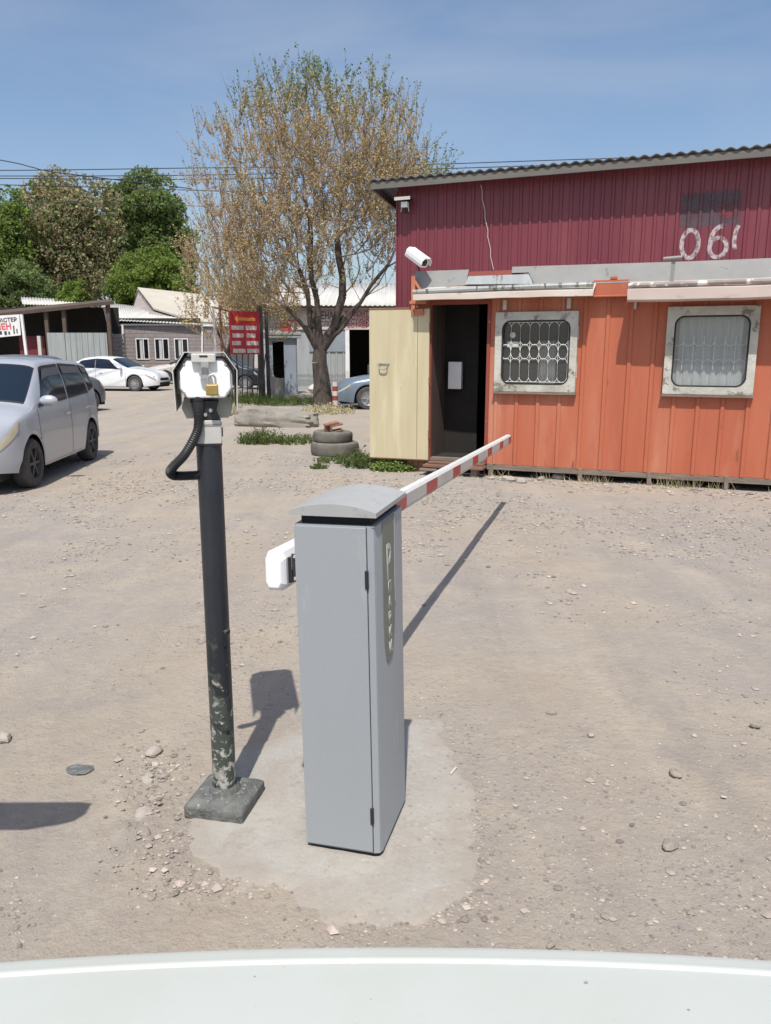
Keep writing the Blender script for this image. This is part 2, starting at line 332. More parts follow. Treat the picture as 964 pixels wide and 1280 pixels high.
# ground material
def ground_material(name, pale=False):
    m = bpy.data.materials.new(name); m.use_nodes = True; MATS[name] = m
    nt = m.node_tree; L = nt.links.new; b = nt.nodes['Principled BSDF']; b.inputs['Roughness'].default_value = .95; b.inputs['Specular IOR Level'].default_value = .2
    geo = N(nt, 'ShaderNodeNewGeometry'); P = geo.outputs['Position']
    def nz(sc, det=6, rough=.6, dist=0.0):
        n = N(nt, 'ShaderNodeTexNoise'); n.inputs['Scale'].default_value = sc; n.inputs['Detail'].default_value = det; n.inputs['Roughness'].default_value = rough; n.inputs['Distortion'].default_value = dist
        L(P, n.inputs['Vector']); return n.outputs['Fac']
    def mr(s, a, c, lo=0., hi=1.):
        r = N(nt, 'ShaderNodeMapRange'); r.inputs[1].default_value = a; r.inputs[2].default_value = c; r.inputs[3].default_value = lo; r.inputs[4].default_value = hi; L(s, r.inputs[0]); return r.outputs[0]
    def mix(f, a, c):
        x = N(nt, 'ShaderNodeMix', data_type='RGBA'); L(f, x.inputs[0])
        for i, q in ((6, a), (7, c)):
            if isinstance(q, tuple): x.inputs[i].default_value = (*q, 1)
            else: L(q, x.inputs[i])
        return x.outputs[2]
    def mul(a, c):
        x = N(nt, 'ShaderNodeMath', operation='MULTIPLY'); L(a, x.inputs[0])
        if isinstance(c, float): x.inputs[1].default_value = c
        else: L(c, x.inputs[1])
        return x.outputs[0]
    if pale:
        c = mix(mr(nz(3), .35, .65), (.375,.36,.325), (.335,.315,.28))
        c = mix(mr(nz(14), .55, .68), c, (.33,.30,.26))
        c = mix(mr(nz(3.6, 8, .75, .6), .53, .62), c, (.325,.295,.255)); c = mix(mr(nz(5, 8, .75), .58, .66), c, (.28,.25,.215))
    else:
        c = mix(mr(nz(.55, 5), .38, .62), (.352,.298,.236), (.325,.29,.258))
        c = mix(mr(nz(.16, 4), .47, .62), c, (.305,.28,.258))
        c = mix(mr(nz(2.3, 8, .7, .4), .48, .72), c, (.395,.34,.27))
        c = mix(mul(mr(nz(1.1, 8, .7), .56, .7), .7), c, (.26,.232,.202))
    if pale:
        da = N(nt, 'ShaderNodeAttribute'); da.attribute_name = 'dust'
        dirt_c = mix(mr(nz(2.3, 8, .7, .4), .45, .7), (.315,.278,.236), (.35,.308,.258))
        c = mix(mul(da.outputs['Fac'], .92), c, dirt_c)
    else:
        mp_ = N(nt, 'ShaderNodeMapping'); mp_.inputs['Scale'].default_value = (1.5, .16, 1); mp_.inputs['Rotation'].default_value = (0, 0, .25); L(P, mp_.inputs[0])
        tn = N(nt, 'ShaderNodeTexNoise'); tn.inputs['Scale'].default_value = 1.6; tn.inputs['Detail'].default_value = 7; tn.inputs['Roughness'].default_value = .6; L(mp_.outputs[0], tn.inputs['Vector'])
        c = mix(mul(mr(tn.outputs['Fac'], .52, .68), .5), c, (.415,.36,.29)); c = mix(mul(mr(tn.outputs['Fac'], .45, .33), .45), c, (.27,.24,.21))
    md = nz(9, 8, .72)
    c = mix(mul(mr(md, .56, .66), .34 if not pale else .15), c, (.24,.205,.175))
    c = mix(mul(mr(md, .46, .34), .35), c, (.44,.39,.325))
    gm = mr(nz(.45, 6, .65, .6), .47, .60)             # where loose gravel lies
    v = N(nt, 'ShaderNodeTexVoronoi'); v.inputs['Scale'].default_value = 42; L(P, v.inputs['Vector'])
    peb = mr(v.outputs['Distance'], .18, .42, 1, 0)
    rc = N(nt, 'ShaderNodeSeparateColor'); L(v.outputs['Color'], rc.inputs[0])
    sel = mr(rc.outputs[0], .45, .5)
    pebm = mul(mul(peb, sel), mr(gm, 0, 1, .15, 1))
    pc = mix(rc.outputs[1], (.20,.18,.17), (.46,.42,.38))
    c = mix(pebm, c, pc)
    fine = nz(130, 4, .7)
    c = mix(mul(mr(fine, .60, .72), .45), c, (.17,.15,.13))
    c = mix(mul(mr(fine, .40, .30), .4), c, (.48,.43,.37))
    L(c, b.inputs['Base Color'])
    add = N(nt, 'ShaderNodeMath', operation='MULTIPLY_ADD'); L(pebm, add.inputs[0]); add.inputs[1].default_value = .5
    s1 = N(nt, 'ShaderNodeMath', operation='MULTIPLY_ADD'); L(nz(22, 8, .7), s1.inputs[0]); s1.inputs[1].default_value = 1.3; L(mul(fine, .35), s1.inputs[2])
    L(s1.outputs[0], add.inputs[2])
    bp = N(nt, 'ShaderNodeBump'); bp.inputs['Strength'].default_value = .45 if pale else 1.0; bp.inputs['Distance'].default_value = .012
    L(add.outputs[0], bp.inputs['Height']); L(bp.outputs[0], b.inputs['Normal'])
ground_material('dirt'); ground_material('pad_concrete', True)

# ------------------------------------------------------------------ ground
def gz(x, y):
    d = math.hypot(x, y)
    a = 0.010*noise.noise((x*1.1, y*1.1, 0))+0.006*noise.noise((x*4.1, y*4.1, 3))+0.003*noise.noise((x*13, y*13, 5))
    near = math.exp(-((x+0.15)**2+(y-2.4)**2)/0.8)
    q = 0.0
    if -1.4 < x < -.45 and 1.7 < y < 3.1:
        for (mx_, my_, mr_, mh_) in ((-.93, 2.50, .20, .022), (-.86, 2.25, .22, .018), (-.70, 2.12, .20, .014), (-.98, 2.72, .14, .014)):
            q += mh_*math.exp(-((x-mx_)**2+(y-my_)**2)/(mr_*mr_)*2)
        q *= 1+1.6*noise.noise((x*14, y*14, 7))+.9*noise.noise((x*34, y*34, 2))
    return a*(1-0.85*near)-0.004+q
def lines(lo, hi, step, far, g=1.16):
    pos = list(np.arange(lo, hi, step)); s = step; p = hi
    while p < far: pos.append(p); s *= g; p += s
    s = step; p = lo; neg = []
    while p > -far: s *= g; p -= s; neg.append(p)
    return neg[::-1]+pos
xs = lines(-2.6, 4.4, 0.03, 900); ys = [y for y in lines(1.2, 9.5, 0.045, 1400) if y > -200]
v = [(x, y, gz(x, y) if abs(x) < 40 and -5 < y < 60 else -0.004) for y in ys for x in xs]
nx = len(xs)
f = [(j*nx+i, j*nx+i+1, (j+1)*nx+i+1, (j+1)*nx+i) for j in range(len(ys)-1) for i in range(nx-1)]
gmb = MB(); gmb.v = v; gmb.f = f
struct(gmb.build('ground', 'dirt', smooth=True, angle=180))

# concrete pad with crumbling edge round the barrier cabinet
pad = MB(); n = 110; x0, x1, y0, y1 = -1.05, 0.6, 1.75, 3.15; vv = []
outline = [gp(225,1040), gp(245,1000), gp(300,935), gp(372,905), gp(520,868), gp(570,935), gp(590,1000), gp(600,1070), gp(585,1120), gp(520,1155), gp(420,1150), gp(320,1110), gp(250,1085)]
def sd_poly(x, y, P):
    d = 1e9; inside = False; m = len(P)
    for i in range(m):
        a, b = P[i], P[(i+1) % m]; e = (b.x-a.x, b.y-a.y); w = (x-a.x, y-a.y)
        t = max(0, min(1, (w[0]*e[0]+w[1]*e[1])/(e[0]**2+e[1]**2+1e-12)))
        d = min(d, math.hypot(w[0]-e[0]*t, w[1]-e[1]*t))
        if (a.y > y) != (b.y > y) and x < (b.x-a.x)*(y-a.y)/(b.y-a.y)+a.x: inside = not inside
    return -d if inside else d
for j in range(n+1):
    for i in range(n+1):
        x = x0+(x1-x0)*i/n; y = y0+(y1-y0)*j/n
        s = sd_poly(x, y, outline)+0.05*noise.noise((x*5, y*5, 9))+0.03*noise.noise((x*17, y*17, 2))
        z = 0.005+0.003*noise.noise((x*6, y*6, 1))+.0015*noise.noise((x*25, y*25, 1)) if s < -0.02 else 0.004-0.30*(s+0.02)
        vv.append((x, y, max(z, -0.05)))
pad_s = [sd_poly(p[0], p[1], outline)+.07*noise.noise((p[0]*6, p[1]*6, 5))+.05*noise.noise((p[0]*19, p[1]*19, 8)) for p in vv]
pad.v = vv; pad.f = [(j*(n+1)+i, j*(n+1)+i+1, (j+1)*(n+1)+i+1, (j+1)*(n+1)+i) for j in range(n) for i in range(n)]
pad_o = struct(pad.build('concrete_pad', 'pad_concrete', smooth=True, angle=180))
at_ = pad_o.data.attributes.new('dust', 'FLOAT', 'POINT')
at_.data.foreach_set('value', [max(0.0, min(1.0, (q+.13)/.10)) for q in pad_s])

# ------------------------------------------------------------------ cabin frame (container + workshop)
ANG = -R(21.7); A = Vector((0.633, 10.361, 0))
ux, uy = math.cos(ANG), math.sin(ANG)
def loc2w(s, d, z=0): return Vector((A.x+s*ux-d*uy, A.y+s*uy+d*ux, z))     # d = into the wall

def rib_y(s, pitch, rw, h, s0=0):
    t = ((s-s0) % pitch); sl = rw*0.22
    if t < sl: return -h*t/sl
    if t < rw-sl: return -h
    if t < rw: return -h*(rw-t)/sl
    return 0.0
def ribwall(s0, s1, z0, z1, pitch, rw, h, holes=(), base=0.0, zf=None, orig=0.0, thick=0.0):
    sl = rw*0.22; br = {round(s0, 5), round(s1, 5)}; k = math.floor((s0-orig)/pitch)-1
    while orig+k*pitch < s1:
        for q in (0, sl, rw-sl, rw):
            p = orig+k*pitch+q
            if s0 < p < s1: br.add(round(p, 5))
        k += 1
    for (a, b, c, d) in holes:
        for p in (a, b):
            if s0 < p < s1: br.add(round(p, 5))
    br = sorted(br); mb = MB()
    for a, b in zip(br, br[1:]):
        if b-a < 1e-4: continue
        m = (a+b)/2; spans = [(z0, z1)]
        for (ha, hb, hc, hd) in holes:
            if ha < m < hb:
                spans = [q for (p, r) in spans for q in ((p, min(r, hc)), (max(p, hd), r)) if q[1]-q[0] > 1e-4]
        ya = base+rib_y(a+1e-6, pitch, rw, h, orig); yb = base+rib_y(b-1e-6, pitch, rw, h, orig)
        for (p, r) in spans:
            ra = r if zf is None or r < z1 else zf(a); rb = r if zf is None or r < z1 else zf(b)
            mb.add([(a, ya, p), (b, yb, p), (b, yb, rb), (a, ya, ra)], [(0, 1, 2, 3)])
    return mb

# ---- burgundy workshop building behind / around the container
shop = thing('workshop_building', 'burgundy corrugated metal workshop rising behind the orange cabin', 'building', A, ANG)
RP = (.125, .05, .014)
ribwall(-.645, 7.5, 2.56, 3.78, *RP, base=.35).build('front_wall', 'burgundy', shop)
ribwall(-.645, -.31, -.02, 2.56, *RP, base=.35).build('corner_wall', 'burgundy', shop)
sw = MB()
for (a, b, yy, zz) in ((0, 7, 0, 0),):
    w = ribwall(.36, 7.3, -.02, 3.2, *RP)
    w.v = [(-.645+q[1], q[0], q[2] if q[2] < 1 else 3.72-(q[0]-.35)*.12) for q in w.v]; w.build('side_wall', 'burgundy', shop)
w = ribwall(.36, 7.3, -.02, 3.2, *RP)
w.v = [(7.5-q[1], q[0], q[2] if q[2] < 1 else 3.72-(q[0]-.35)*.12) for q in w.v]; w.build('side_wall', 'burgundy', shop)
MB().box(-.645, 7.5, 7.30, 7.34, 0, 2.85).build('rear_wall', 'burgundy', shop)
# roof of corrugated sheet, high at the front
rf = MB(); ns = 440; a0, a1 = -.93, 7.8
for k, (yy, dz) in enumerate(((.065, 0), (7.6, -.9))):
    for i in range(ns+1):
        s = a0+(a1-a0)*i/ns; rf.v.append((s, yy, 3.805+dz+.014*math.sin(2*math.pi*s/.13)))
rf.f = [(i, i+1, ns+2+i, ns+1+i) for i in range(ns)]
o = rf.build('roof', 'roof_sheet', shop, smooth=True, angle=180)
so = o.modifiers.new('s', 'SOLIDIFY'); so.thickness = .012
MB().box(-.93, 7.8, .085, .11, 3.70, 3.785).build('fascia_board', 'fascia', shop)
MB().bar((-.915, .112, 3.74), (-.915, 7.5, 2.86), .025, .085).build('verge_board', 'fascia', shop)
MB().box(-.665, -.648, .34, .37, 0, 3.7).build('corner_trim', 'burgundy', shop)

# graffiti digits that follow the corrugation
def ribbon(pts, w, name, m, parent, extra=-.0025):
    mb = MB(); P = []
    for (a, b) in zip(pts, pts[1:]):
        L = math.hypot(b[0]-a[0], b[1]-a[1]); k = max(1, int(L/.012))
        P += [(a[0]+(b[0]-a[0])*i/k, a[1]+(b[1]-a[1])*i/k) for i in range(k)]
    P.append(pts[-1]); M = 6; n_ = len(P)
    for i, p in enumerate(P):
        a = P[max(0, i-1)]; b = P[min(n_-1, i+1)]; dx, dz = b[0]-a[0], b[1]-a[1]; l = math.hypot(dx, dz) or 1
        for k in range(M+1):
            q = (k/M-.5)*w; s = p[0]-dz/l*q; z = p[1]+dx/l*q
            mb.v.append((s, .35+rib_y(s, *RP)+extra, z))
    mb.f = [(i*(M+1)+k, i*(M+1)+k+1, (i+1)*(M+1)+k+1, (i+1)*(M+1)+k) for i in range(n_-1) for k in range(M)]
    return mb.build(name, m, parent, smooth=True, angle=180)
def arc(cx, cz, rx, rz, a0, a1, n=28): return [(cx+rx*math.cos(R(a0+(a1-a0)*i/n)), cz+rz*math.sin(R(a0+(a1-a0)*i/n))) for i in range(n+1)]
ribbon(arc(3.062, 2.853, .092, .158, 0, 360), .050, 'graffiti_digit', 'spray_white', shop)
ribbon(arc(3.37, 2.80, .092, .108, 0, 360)[:], .048, 'graffiti_digit', 'spray_white', shop)
ribbon(arc(3.40, 2.86, .115, .175, 85, 190), .050, 'graffiti_digit', 'spray_white', shop)
ribbon(arc(3.62, 2.88, .08, .19, 125, 215), .044, 'graffiti_digit', 'spray_white', shop)
pm = MB(); M_ = 90
for i in range(M_+1):
    s = 2.93+(3.58-2.93)*i/M_
    for z in (3.04, 3.42): pm.v.append((s, .35+rib_y(s, *RP)-.0015, z+.02*math.sin(i*.7)))
pm.f = [(2*i, 2*i+2, 2*i+3, 2*i+1) for i in range(M_)]
pm.build('overpainted_patch', 'overpaint', shop)

# ---- orange container cabin
cab = thing('orange_cabin', 'orange steel container cabin with two barred windows and open doorway', 'cabin', A, ANG)
CP = (.27, .062, .017)
holes = [(-.02, .725, .10, 2.215), (.90, 1.82, 1.15, 2.03), (2.93, 3.81, 1.15, 2.03)]
fw = ribwall(-.30, 5.7, .155, 2.56, *CP, holes=holes, orig=.83)
fw.build('front_wall', 'orange_paint', cab)
for s, nm in ((-.30, 0), (5.7, 1)):
    w = ribwall(0.0, 2.4, .155, 2.56, *CP); w.v = [(s+(q[1] if nm == 0 else -q[1]), q[0], q[2]) for q in w.v]; w.build('end_wall', 'orange_paint', cab)
MB().box(-.30, 5.7, 2.4, 2.43, .155, 2.56).build('rear_wall', 'orange_paint', cab)
MB().box(-.30, 5.7, .0, 2.44, 2.563, 2.60).build('roof', 'flashing', cab)
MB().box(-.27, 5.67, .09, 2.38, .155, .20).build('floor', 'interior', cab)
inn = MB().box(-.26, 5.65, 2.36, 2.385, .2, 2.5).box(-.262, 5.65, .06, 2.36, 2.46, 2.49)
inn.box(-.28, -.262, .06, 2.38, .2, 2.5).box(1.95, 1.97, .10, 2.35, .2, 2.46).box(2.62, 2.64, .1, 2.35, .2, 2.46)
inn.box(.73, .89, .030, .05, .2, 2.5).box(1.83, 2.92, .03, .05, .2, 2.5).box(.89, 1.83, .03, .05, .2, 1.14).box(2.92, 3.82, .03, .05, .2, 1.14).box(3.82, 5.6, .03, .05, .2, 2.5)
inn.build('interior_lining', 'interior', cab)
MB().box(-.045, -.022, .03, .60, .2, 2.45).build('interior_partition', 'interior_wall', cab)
jm = MB().box(-.045, -.02, -.022, .028, .155, 2.25).box(.725, .765, -.022, .028, .155, 2.25).box(-.02, .725, -.022, .028, 2.20, 2.25)
jm.build('door_frame', 'red_brown', cab)
MB().box(-.02, .725, -.02, .09, .165, .205).build('door_sill', 'old_wood', cab)
# red-brown patch of wall round the first window and door
# lower rail and supports
MB().box(.765, 5.7, -.012, .06, .085, .152).build('base_rail', 'old_wood', cab)
for s in (.80, 1.95, 2.78, 3.65, 4.8):
    MB().box(s, s+.05, -.026, .05, -.01, .16).build('base_post', 'old_wood', cab, bevel=.004)
MB().box(.8, 5.7, .25, .30, -.02, .15).build('sole_beam', 'dark_shed', cab)
# window frames
def rrect(a, b, c, d, r, n=8):
    P = []
    for cx, cz, t0 in ((b-r, d-r, 0), (a+r, d-r, 90), (a+r, c+r, 180), (b-r, c+r, 270)):
        P += [(cx+r*math.cos(R(t0+90*i/n)), cz+r*math.sin(R(t0+90*i/n))) for i in range(n+1)]
    return P
def ring(o_, i_, y0, y1, yi):
    n = len(o_); mb = MB()
    mb.v = [(p[0], y1, p[1]) for p in o_]+[(p[0], y0, p[1]) for p in o_]+[(p[0], y0-.004, p[1]) for p in i_]+[(p[0], yi, p[1]) for p in i_]
    for k in range(n):
        j = (k+1) % n
        for a in range(3): mb.f.append((a*n+k, a*n+j, (a+1)*n+j, (a+1)*n+k))
    return mb
def window(s0, s1, z0, z1, kind):
    fr = ring(rrect(s0, s1, z0, z1, .012), rrect(s0+.085, s1-.085, z0+.085, z1-.10, .11), -.065, .01, .0).build('window', 'weathered_frame', cab, smooth=True, angle=40)
    fr['label'] = 'window with white scrolled grille and faint sticker' if kind == 0 else 'window with pale curtain behind the glass'
    ring(rrect(s0+.084, s1-.084, z0+.084, z1-.099, .11), rrect(s0+.103, s1-.103, z0+.103, z1-.118, .095), -.048, .0, -.02).build('gasket', 'rubber_gasket', fr)
    gp_ = MB(); P = rrect(s0+.10, s1-.10, z0+.10, z1-.115, .095); gp_.v = [(p[0], -.012, p[1]) for p in P]; gp_.f = [tuple(range(len(P)))]
    gp_.build('pane', 'window_glass', fr)
    MB().box(s0-.012, s1+.012, -.075, -.0, z0-.03, z0-.004).build('sill', 'old_wood', fr)
    gr = MB(); a, b = s0+.115, s1-.115; zb, zt = z0+.12, z1-.125
    nc = 6.7; w = (b-a)/nc; r = w*.5; Hh = zt-zb; yg = -.034 if kind == 0 else -.006; tr_ = .0032 if kind == 0 else .0045
    def pl(pts): 
        pts = [p for p in pts if a-.02 < p[0] < b+.02]
        if len(pts) > 1: gr.tube([(p[0], yg, p[1]) for p in pts], tr_, 5)
    rows = [(zb, zb+Hh*.40), (zt-Hh*.38, zt)] if kind == 0 else [(zb+.05, zb+Hh*.37), (zt-Hh*.42, zt-.06)]
    for k in range(8):
        cx = a+w*(k+.5)-w*.28
        for (c, d) in rows:
            if kind == 1:
                top_ = (c, d) == rows[1]
                if top_: pl(arc(cx, c+r, r, r, 180, 360, 10))
                else: pl(arc(cx, d-r, r, r, 0, 180, 10))
                z_ = (c+r, c+r+.05) if top_ else (d-r-.06, d-r)
                if cx-r > a-.01: gr.tube([(cx-r, yg, z_[0]), (cx-r, yg, z_[1])], tr_, 5)
                continue
            pl(arc(cx, d-r, r, r, 0, 180, 10)); pl(arc(cx, c+r, r, r, 180, 360, 10))
            if cx-r > a-.01: gr.tube([(cx-r, yg, c+r), (cx-r, yg, d-r)], tr_, 5)
            if k == 7 or cx+r < b+.01: gr.tube([(cx+r, yg, c+r), (cx+r, yg, d-r)], tr_, 5)
        if kind == 1:
            if cx-r > a-.01: gr.tube([(cx-r, yg, rows[0][1]-.03), (cx-r, yg, rows[1][0]+.03)], tr_, 5)
            continue
        mz = (rows[0][1]+rows[1][0])/2; rr_ = (rows[1][0]-rows[0][1])/2+.012
        pl(arc(cx, mz, min(rr_, r), rr_, 0, 360, 16))
        if cx-r > a-.01: gr.tube([(cx-r, yg, rows[0][1]-.03), (cx-r, yg, rows[1][0]+.03)], tr_, 5)
    if kind == 0: gr.tube([(a, yg, zb), (b, yg, zb)], tr_, 5); gr.tube([(a, yg, zt), (b, yg, zt)], tr_, 5)
    gr.build('grille', 'grille_white', fr, smooth=True)
    cu = MB(); nn = 60
    if kind == 1:
        for i in range(nn+1):
            s = s0+.08+(s1-s0-.16)*i/nn
            for z in (z0+.08, z1-.10): cu.v.append((s, .035+.010*math.sin(i*.9)+.006*math.sin(i*2.3), z))
        cu.f = [(2*i, 2*i+2, 2*i+3, 2*i+1) for i in range(nn)]
        cu.build('curtain', 'curtain', fr, smooth=True, angle=180)
    else:
        for i in range(nn+1):
            s = s0+.55+(s1-s0-.66)*i/nn*.55
            for z in (z0+.08, z1-.35): cu.v.append((s, .09+.012*math.sin(i*.6), z))
        cu.f = [(2*i, 2*i+2, 2*i+3, 2*i+1) for i in range(nn)]
        cu.build('curtain', 'net_curtain', fr, smooth=True, angle=180)
        st = MB()
        st.prism([(p[0], p[1]) for p in arc(s0+.215, z1-.28, .036, .036, 0, 360, 16)[:-1]], -.0145, -.0135)
        st.box(s0+.15, s0+.29, -.0145, -.0135, z1-.43, z1-.36)
        st.build('window_sticker', 'curtain', fr)
window(.84, 1.865, 1.11, 2.09, 0)
window(2.885, 3.865, 1.115, 2.115, 1)
# awnings
def awning(s0, s1, off, zl, zh, m, wave):
    aw = MB(); n_ = int((s1-s0)/.012)
    prof = [(0, 2.46), (-off*.6, zh+.05), (-off, zh), (-off-.006, zl+.02 if wave else zl), (-off+.012, zl-.006)]
    for i in range(n_+1):
        s = s0+(s1-s0)*i/n_; wv = .010*noise.noise((s*2.2, 0, off))
        for (yy, zz) in prof: aw.v.append((s, yy+(wv if yy < -.1 else 0), zz+wv*.8))
    m_ = len(prof); aw.f = [(i*m_+k, (i+1)*m_+k, (i+1)*m_+k+1, i*m_+k+1) for i in range(n_) for k in range(m_-1)]
    o = aw.build('awning', m, cab, smooth=True, angle=25)
    so = o.modifiers.new('s', 'SOLIDIFY'); so.thickness = .006
    return o
aw1 = awning(-.185, 2.06, .30, 2.25, 2.318, 'awning_white', False)
aw2 = awning(2.445, 5.5, .38, 2.165, 2.30, 'awning_pink', True)
MB().tube([(-.19, -.275, 2.352), (.6, -.27, 2.368), (1.3, -.27, 2.376), (2.05, -.275, 2.378)], .030, 10).build('gutter_pipe', 'gutter', aw1, smooth=True)
MB().tube([(2.45, -.34, 2.345), (3.4, -.34, 2.352), (5.4, -.34, 2.35)], .028, 10).build('gutter_pipe', 'chipped', aw2, smooth=True)
for s in (.93, 1.72): MB().box(s, s+.045, -.06, -.045, 2.12, 2.24).build('awning_bracket', 'weathered_frame', cab)
for s in (2.50, 4.4): MB().box(s, s+.03, -.05, -.035, 2.10, 2.22).build('awning_bracket', 'weathered_frame', cab)
# flashing sheets between workshop wall and awnings
def sheet(poly, m, name, y0=-.03, y1=-.015):
    mb = MB().prism(poly, y0, y1); mb.v = [(p[0], p[1]-(2.62-p[2])*.25, p[2]) for p in mb.v]; return mb.build(name, m, cab)
sheet([(-.255, 2.41), (.44, 2.43), (.47, 2.625), (-.24, 2.63), (-.26, 2.56)], 'flashing', 'flashing_sheet')
sheet([(.44, 2.44), (1.30, 2.42), (1.28, 2.50), (1.24, 2.54), (.47, 2.54)], 'gutter', 'flashing_sheet', -.045, -.034)
sheet([(.46, 2.5), (1.12, 2.5), (1.12, 2.60), (.46, 2.60)], 'red_brown', 'flashing_sheet', -.012, 0)
sheet([(1.03, 2.56), (1.24, 2.56), (1.31, 2.44), (1.31, 2.40), (5.6, 2.40), (5.6, 2.615), (3.1, 2.615), (1.03, 2.635)], 'flashing', 'flashing_sheet', -.058, -.047)
MB().box(2.03, 2.43, -.11, -.085, 2.24, 2.44).box(2.22, 2.30, -.115, -.08, 2.44, 2.475).box(2.03, 2.43, -.125, -.112, 2.24, 2.262).build('joint_plate', 'orange_paint', cab, bevel=.006)
# left bracket
MB().box(-.27, -.215, -.14, -.10, 2.10, 2.56).box(-.29, -.06, -.15, -.09, 2.21, 2.25).box(-.25, -.10, -.14, -.10, 2.07, 2.15).bar((-.23, -.12, 2.5), (-.08, -.12, 2.3), .035).build('corner_bracket', 'orange_faded', cab, bevel=.004)
# hook
MB().tube([(1.98+p[0], .28, 2.60+p[1]) for p in arc(0, .06, .035, .04, -20, 200, 10)], .008, 6).build('hook', 'red_brown', cab)
# junction box inside doorway
ib = MB().box(.06, .25, .47, .55, 1.10, 1.47).build('wall_box', 'white_paint', cab, bevel=.01)
MB().bar((.155, .55, 1.28), (.155, .60, 1.28), .1).build('box_mount', 'interior', ib)
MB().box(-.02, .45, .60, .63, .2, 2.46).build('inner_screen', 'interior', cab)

# yellow door leaf swung right back
door = MB().box(-.835, 0, -.022, .022, 0, 2.005)
dr = door.build('door', 'yellow_door', cab, bevel=.004, loc=(-.03, -.075, .165), rot=(0, 0, R(2.5)))
dr['label'] = 'pale yellow steel door swung fully open to the left'
hd = MB().tube([(-.685, -.025, 1.285), (-.685, -.06, 1.28), (-.68, -.06, 1.225), (-.655, -.06, 1.21), (-.60, -.06, 1.21), (-.575, -.06, 1.225), (-.57, -.06, 1.28), (-.57, -.025, 1.285)], .009, 6)
hd.box(-.71, -.545, -.034, -.0225, 1.275, 1.295); hd.build('handle', 'zinc', dr, smooth=True)
MB().box(-.86, -.836, -.02, .015, 1.15, 1.27).build('lock', 'rim_dark', dr)
MB().box(-.834, -.001, -.026, -.0225, 1.985, 2.003).box(-.834, -.001, -.026, -.0225, .002, .016).box(-.16, -.155, -.0255, -.0225, .03, 1.98).build('edge_trim', 'rust', dr)
for z in (.3, 1.0, 1.7): MB().tube([(.004, -.012, z), (.004, -.012, z+.11)], .013, 8).build('hinge', 'rust', dr)

# steps under the doorway
stp = thing('doorstep', 'weathered red wooden plank step below the open doorway', 'step', loc2w(.35, -.15), ANG)
MB().box(-.40, .42, -.10, .12, .10, .135).build('plank', 'red_wood', stp, bevel=.004)
MB().box(-.36, .40, .0, .12, .138, .162).build('plank', 'red_wood', stp, bevel=.004)
MB().box(-.43, -.2, -.16, -.08, .06, .085).build('plank', 'old_wood', stp, bevel=.003)
for q_ in (-.30, .25): MB().box(q_, q_+.08, -.05, .10, -.01, .098).build('bearer', 'old_wood', stp)
fb = MB()
for i in range(4):
    for j in range(2): fb.box(-.36+.085*i, -.28+.085*i, -.02, .10, -.01+.085*j, .07+.085*j)
tag(fb.build('brick_pier', 'brick', None, bevel=.006, loc=A, rot=(0, 0, ANG)), 'low orange brick pier under the hinge side of the yellow door', 'brick pier')

# ---- cables on the burgundy wall
cw = MB(); pts = []
for i in range(14):
    t = i/13; s = .50+.19*t+.008*math.sin(i*2.1); pts.append((s, .33, 3.70-1.05*t))
cw.tube(pts, .0055, 5)
tag(cw.build('loose_wire', 'wire_pale', None, loc=A, rot=(0, 0, ANG)), 'pale loose wire hanging crookedly down the burgundy wall', 'wire')

# ---- security cameras
def bullet_cam(name, label, s, d, z, yaw, pitch, L=.30, W=.105, Hh=.10, m='white_gloss'):
    t = thing(name, label, 'camera', loc2w(s, d, z), ANG)
    body = MB(); sec = [(-W/2, -Hh*.35), (-W*.32, -Hh*.5), (W*.32, -Hh*.5), (W/2, -Hh*.35), (W/2, Hh*.25), (W*.33, Hh*.5), (-W*.33, Hh*.5), (-W/2, Hh*.25)]
    body.prism(sec, -L/2, L/2)
    rot = (pitch, 0, yaw); c = (0, -.12, .19)
    b = body.build('housing', m, t, bevel=.006, loc=c, rot=rot)
    hood = MB(); hs = [(-W/2-.008, -Hh*.1), (-W/2-.008, Hh*.3), (-W*.35, Hh*.62), (W*.35, Hh*.62), (W/2+.008, Hh*.3), (W/2+.008, -Hh*.1)]
    hi = [(p[0]*.95, p[1]-.006) for p in hs][::-1]; hood.prism(hs+hi, -L/2-.05, L/2-.02)
    hood.build('sunshield', m, b)
    MB().prism([(p[0]*.66, p[1]*.66) for p in sec], -L/2-.003, -L/2+.002).build('front_glass', 'car_glass_dark', b)
    MB().lathe([(0, -.02), (.018, -.02), (.018, 0)], 14, 'y', (0, -L/2-.002+.012, 0)).build('lens', 'black_plastic', b)
    br = MB().tube([(0, 0, 0), (-.01, -.02, .07), (0, -.10, .125)], .014, 8).box(-.04, .04, -.02, .02, -.03, .03); br.build('bracket', 'rim_dark', t, smooth=True)
    return t
bullet_cam('security_camera', 'large white bullet camera with sunshield above the yellow door', -.20, .0, 2.60, R(58), R(28), L=.34, W=.135, Hh=.125)
t = thing('solar_camera', 'small camera with dark solar panel under the workshop eave', 'camera', loc2w(-.50, .30, 3.50), ANG)
MB().box(-.10, .10, -.16, -.01, .06, .08).bar((0, -.02, .06), (0, .03, .0), .02).build('solar_panel', 'car_glass_dark', t)
MB().box(-.11, .11, -.17, -.162, .05, .09).build('panel_frame', 'light_grey_metal', t)
MB().box(-.045, .045, -.10, -.02, -.03, .045).build('housing', 'white_gloss', t, bevel=.01)
MB().ell((0, -.06, -.06), .035, .035, .035).build('lens_ball', 'black_plastic', t, smooth=True)
for q_ in (-1, 1): MB().tube([(q_*.045, -.06, -.02), (q_*.055, -.06, -.08)], .007, 6).build('antenna', 'light_grey_metal', t)
t = thing('tube_camera', 'grey tube camera on short post above the right awning', 'camera', loc2w(2.91, -.34, 2.36), ANG)
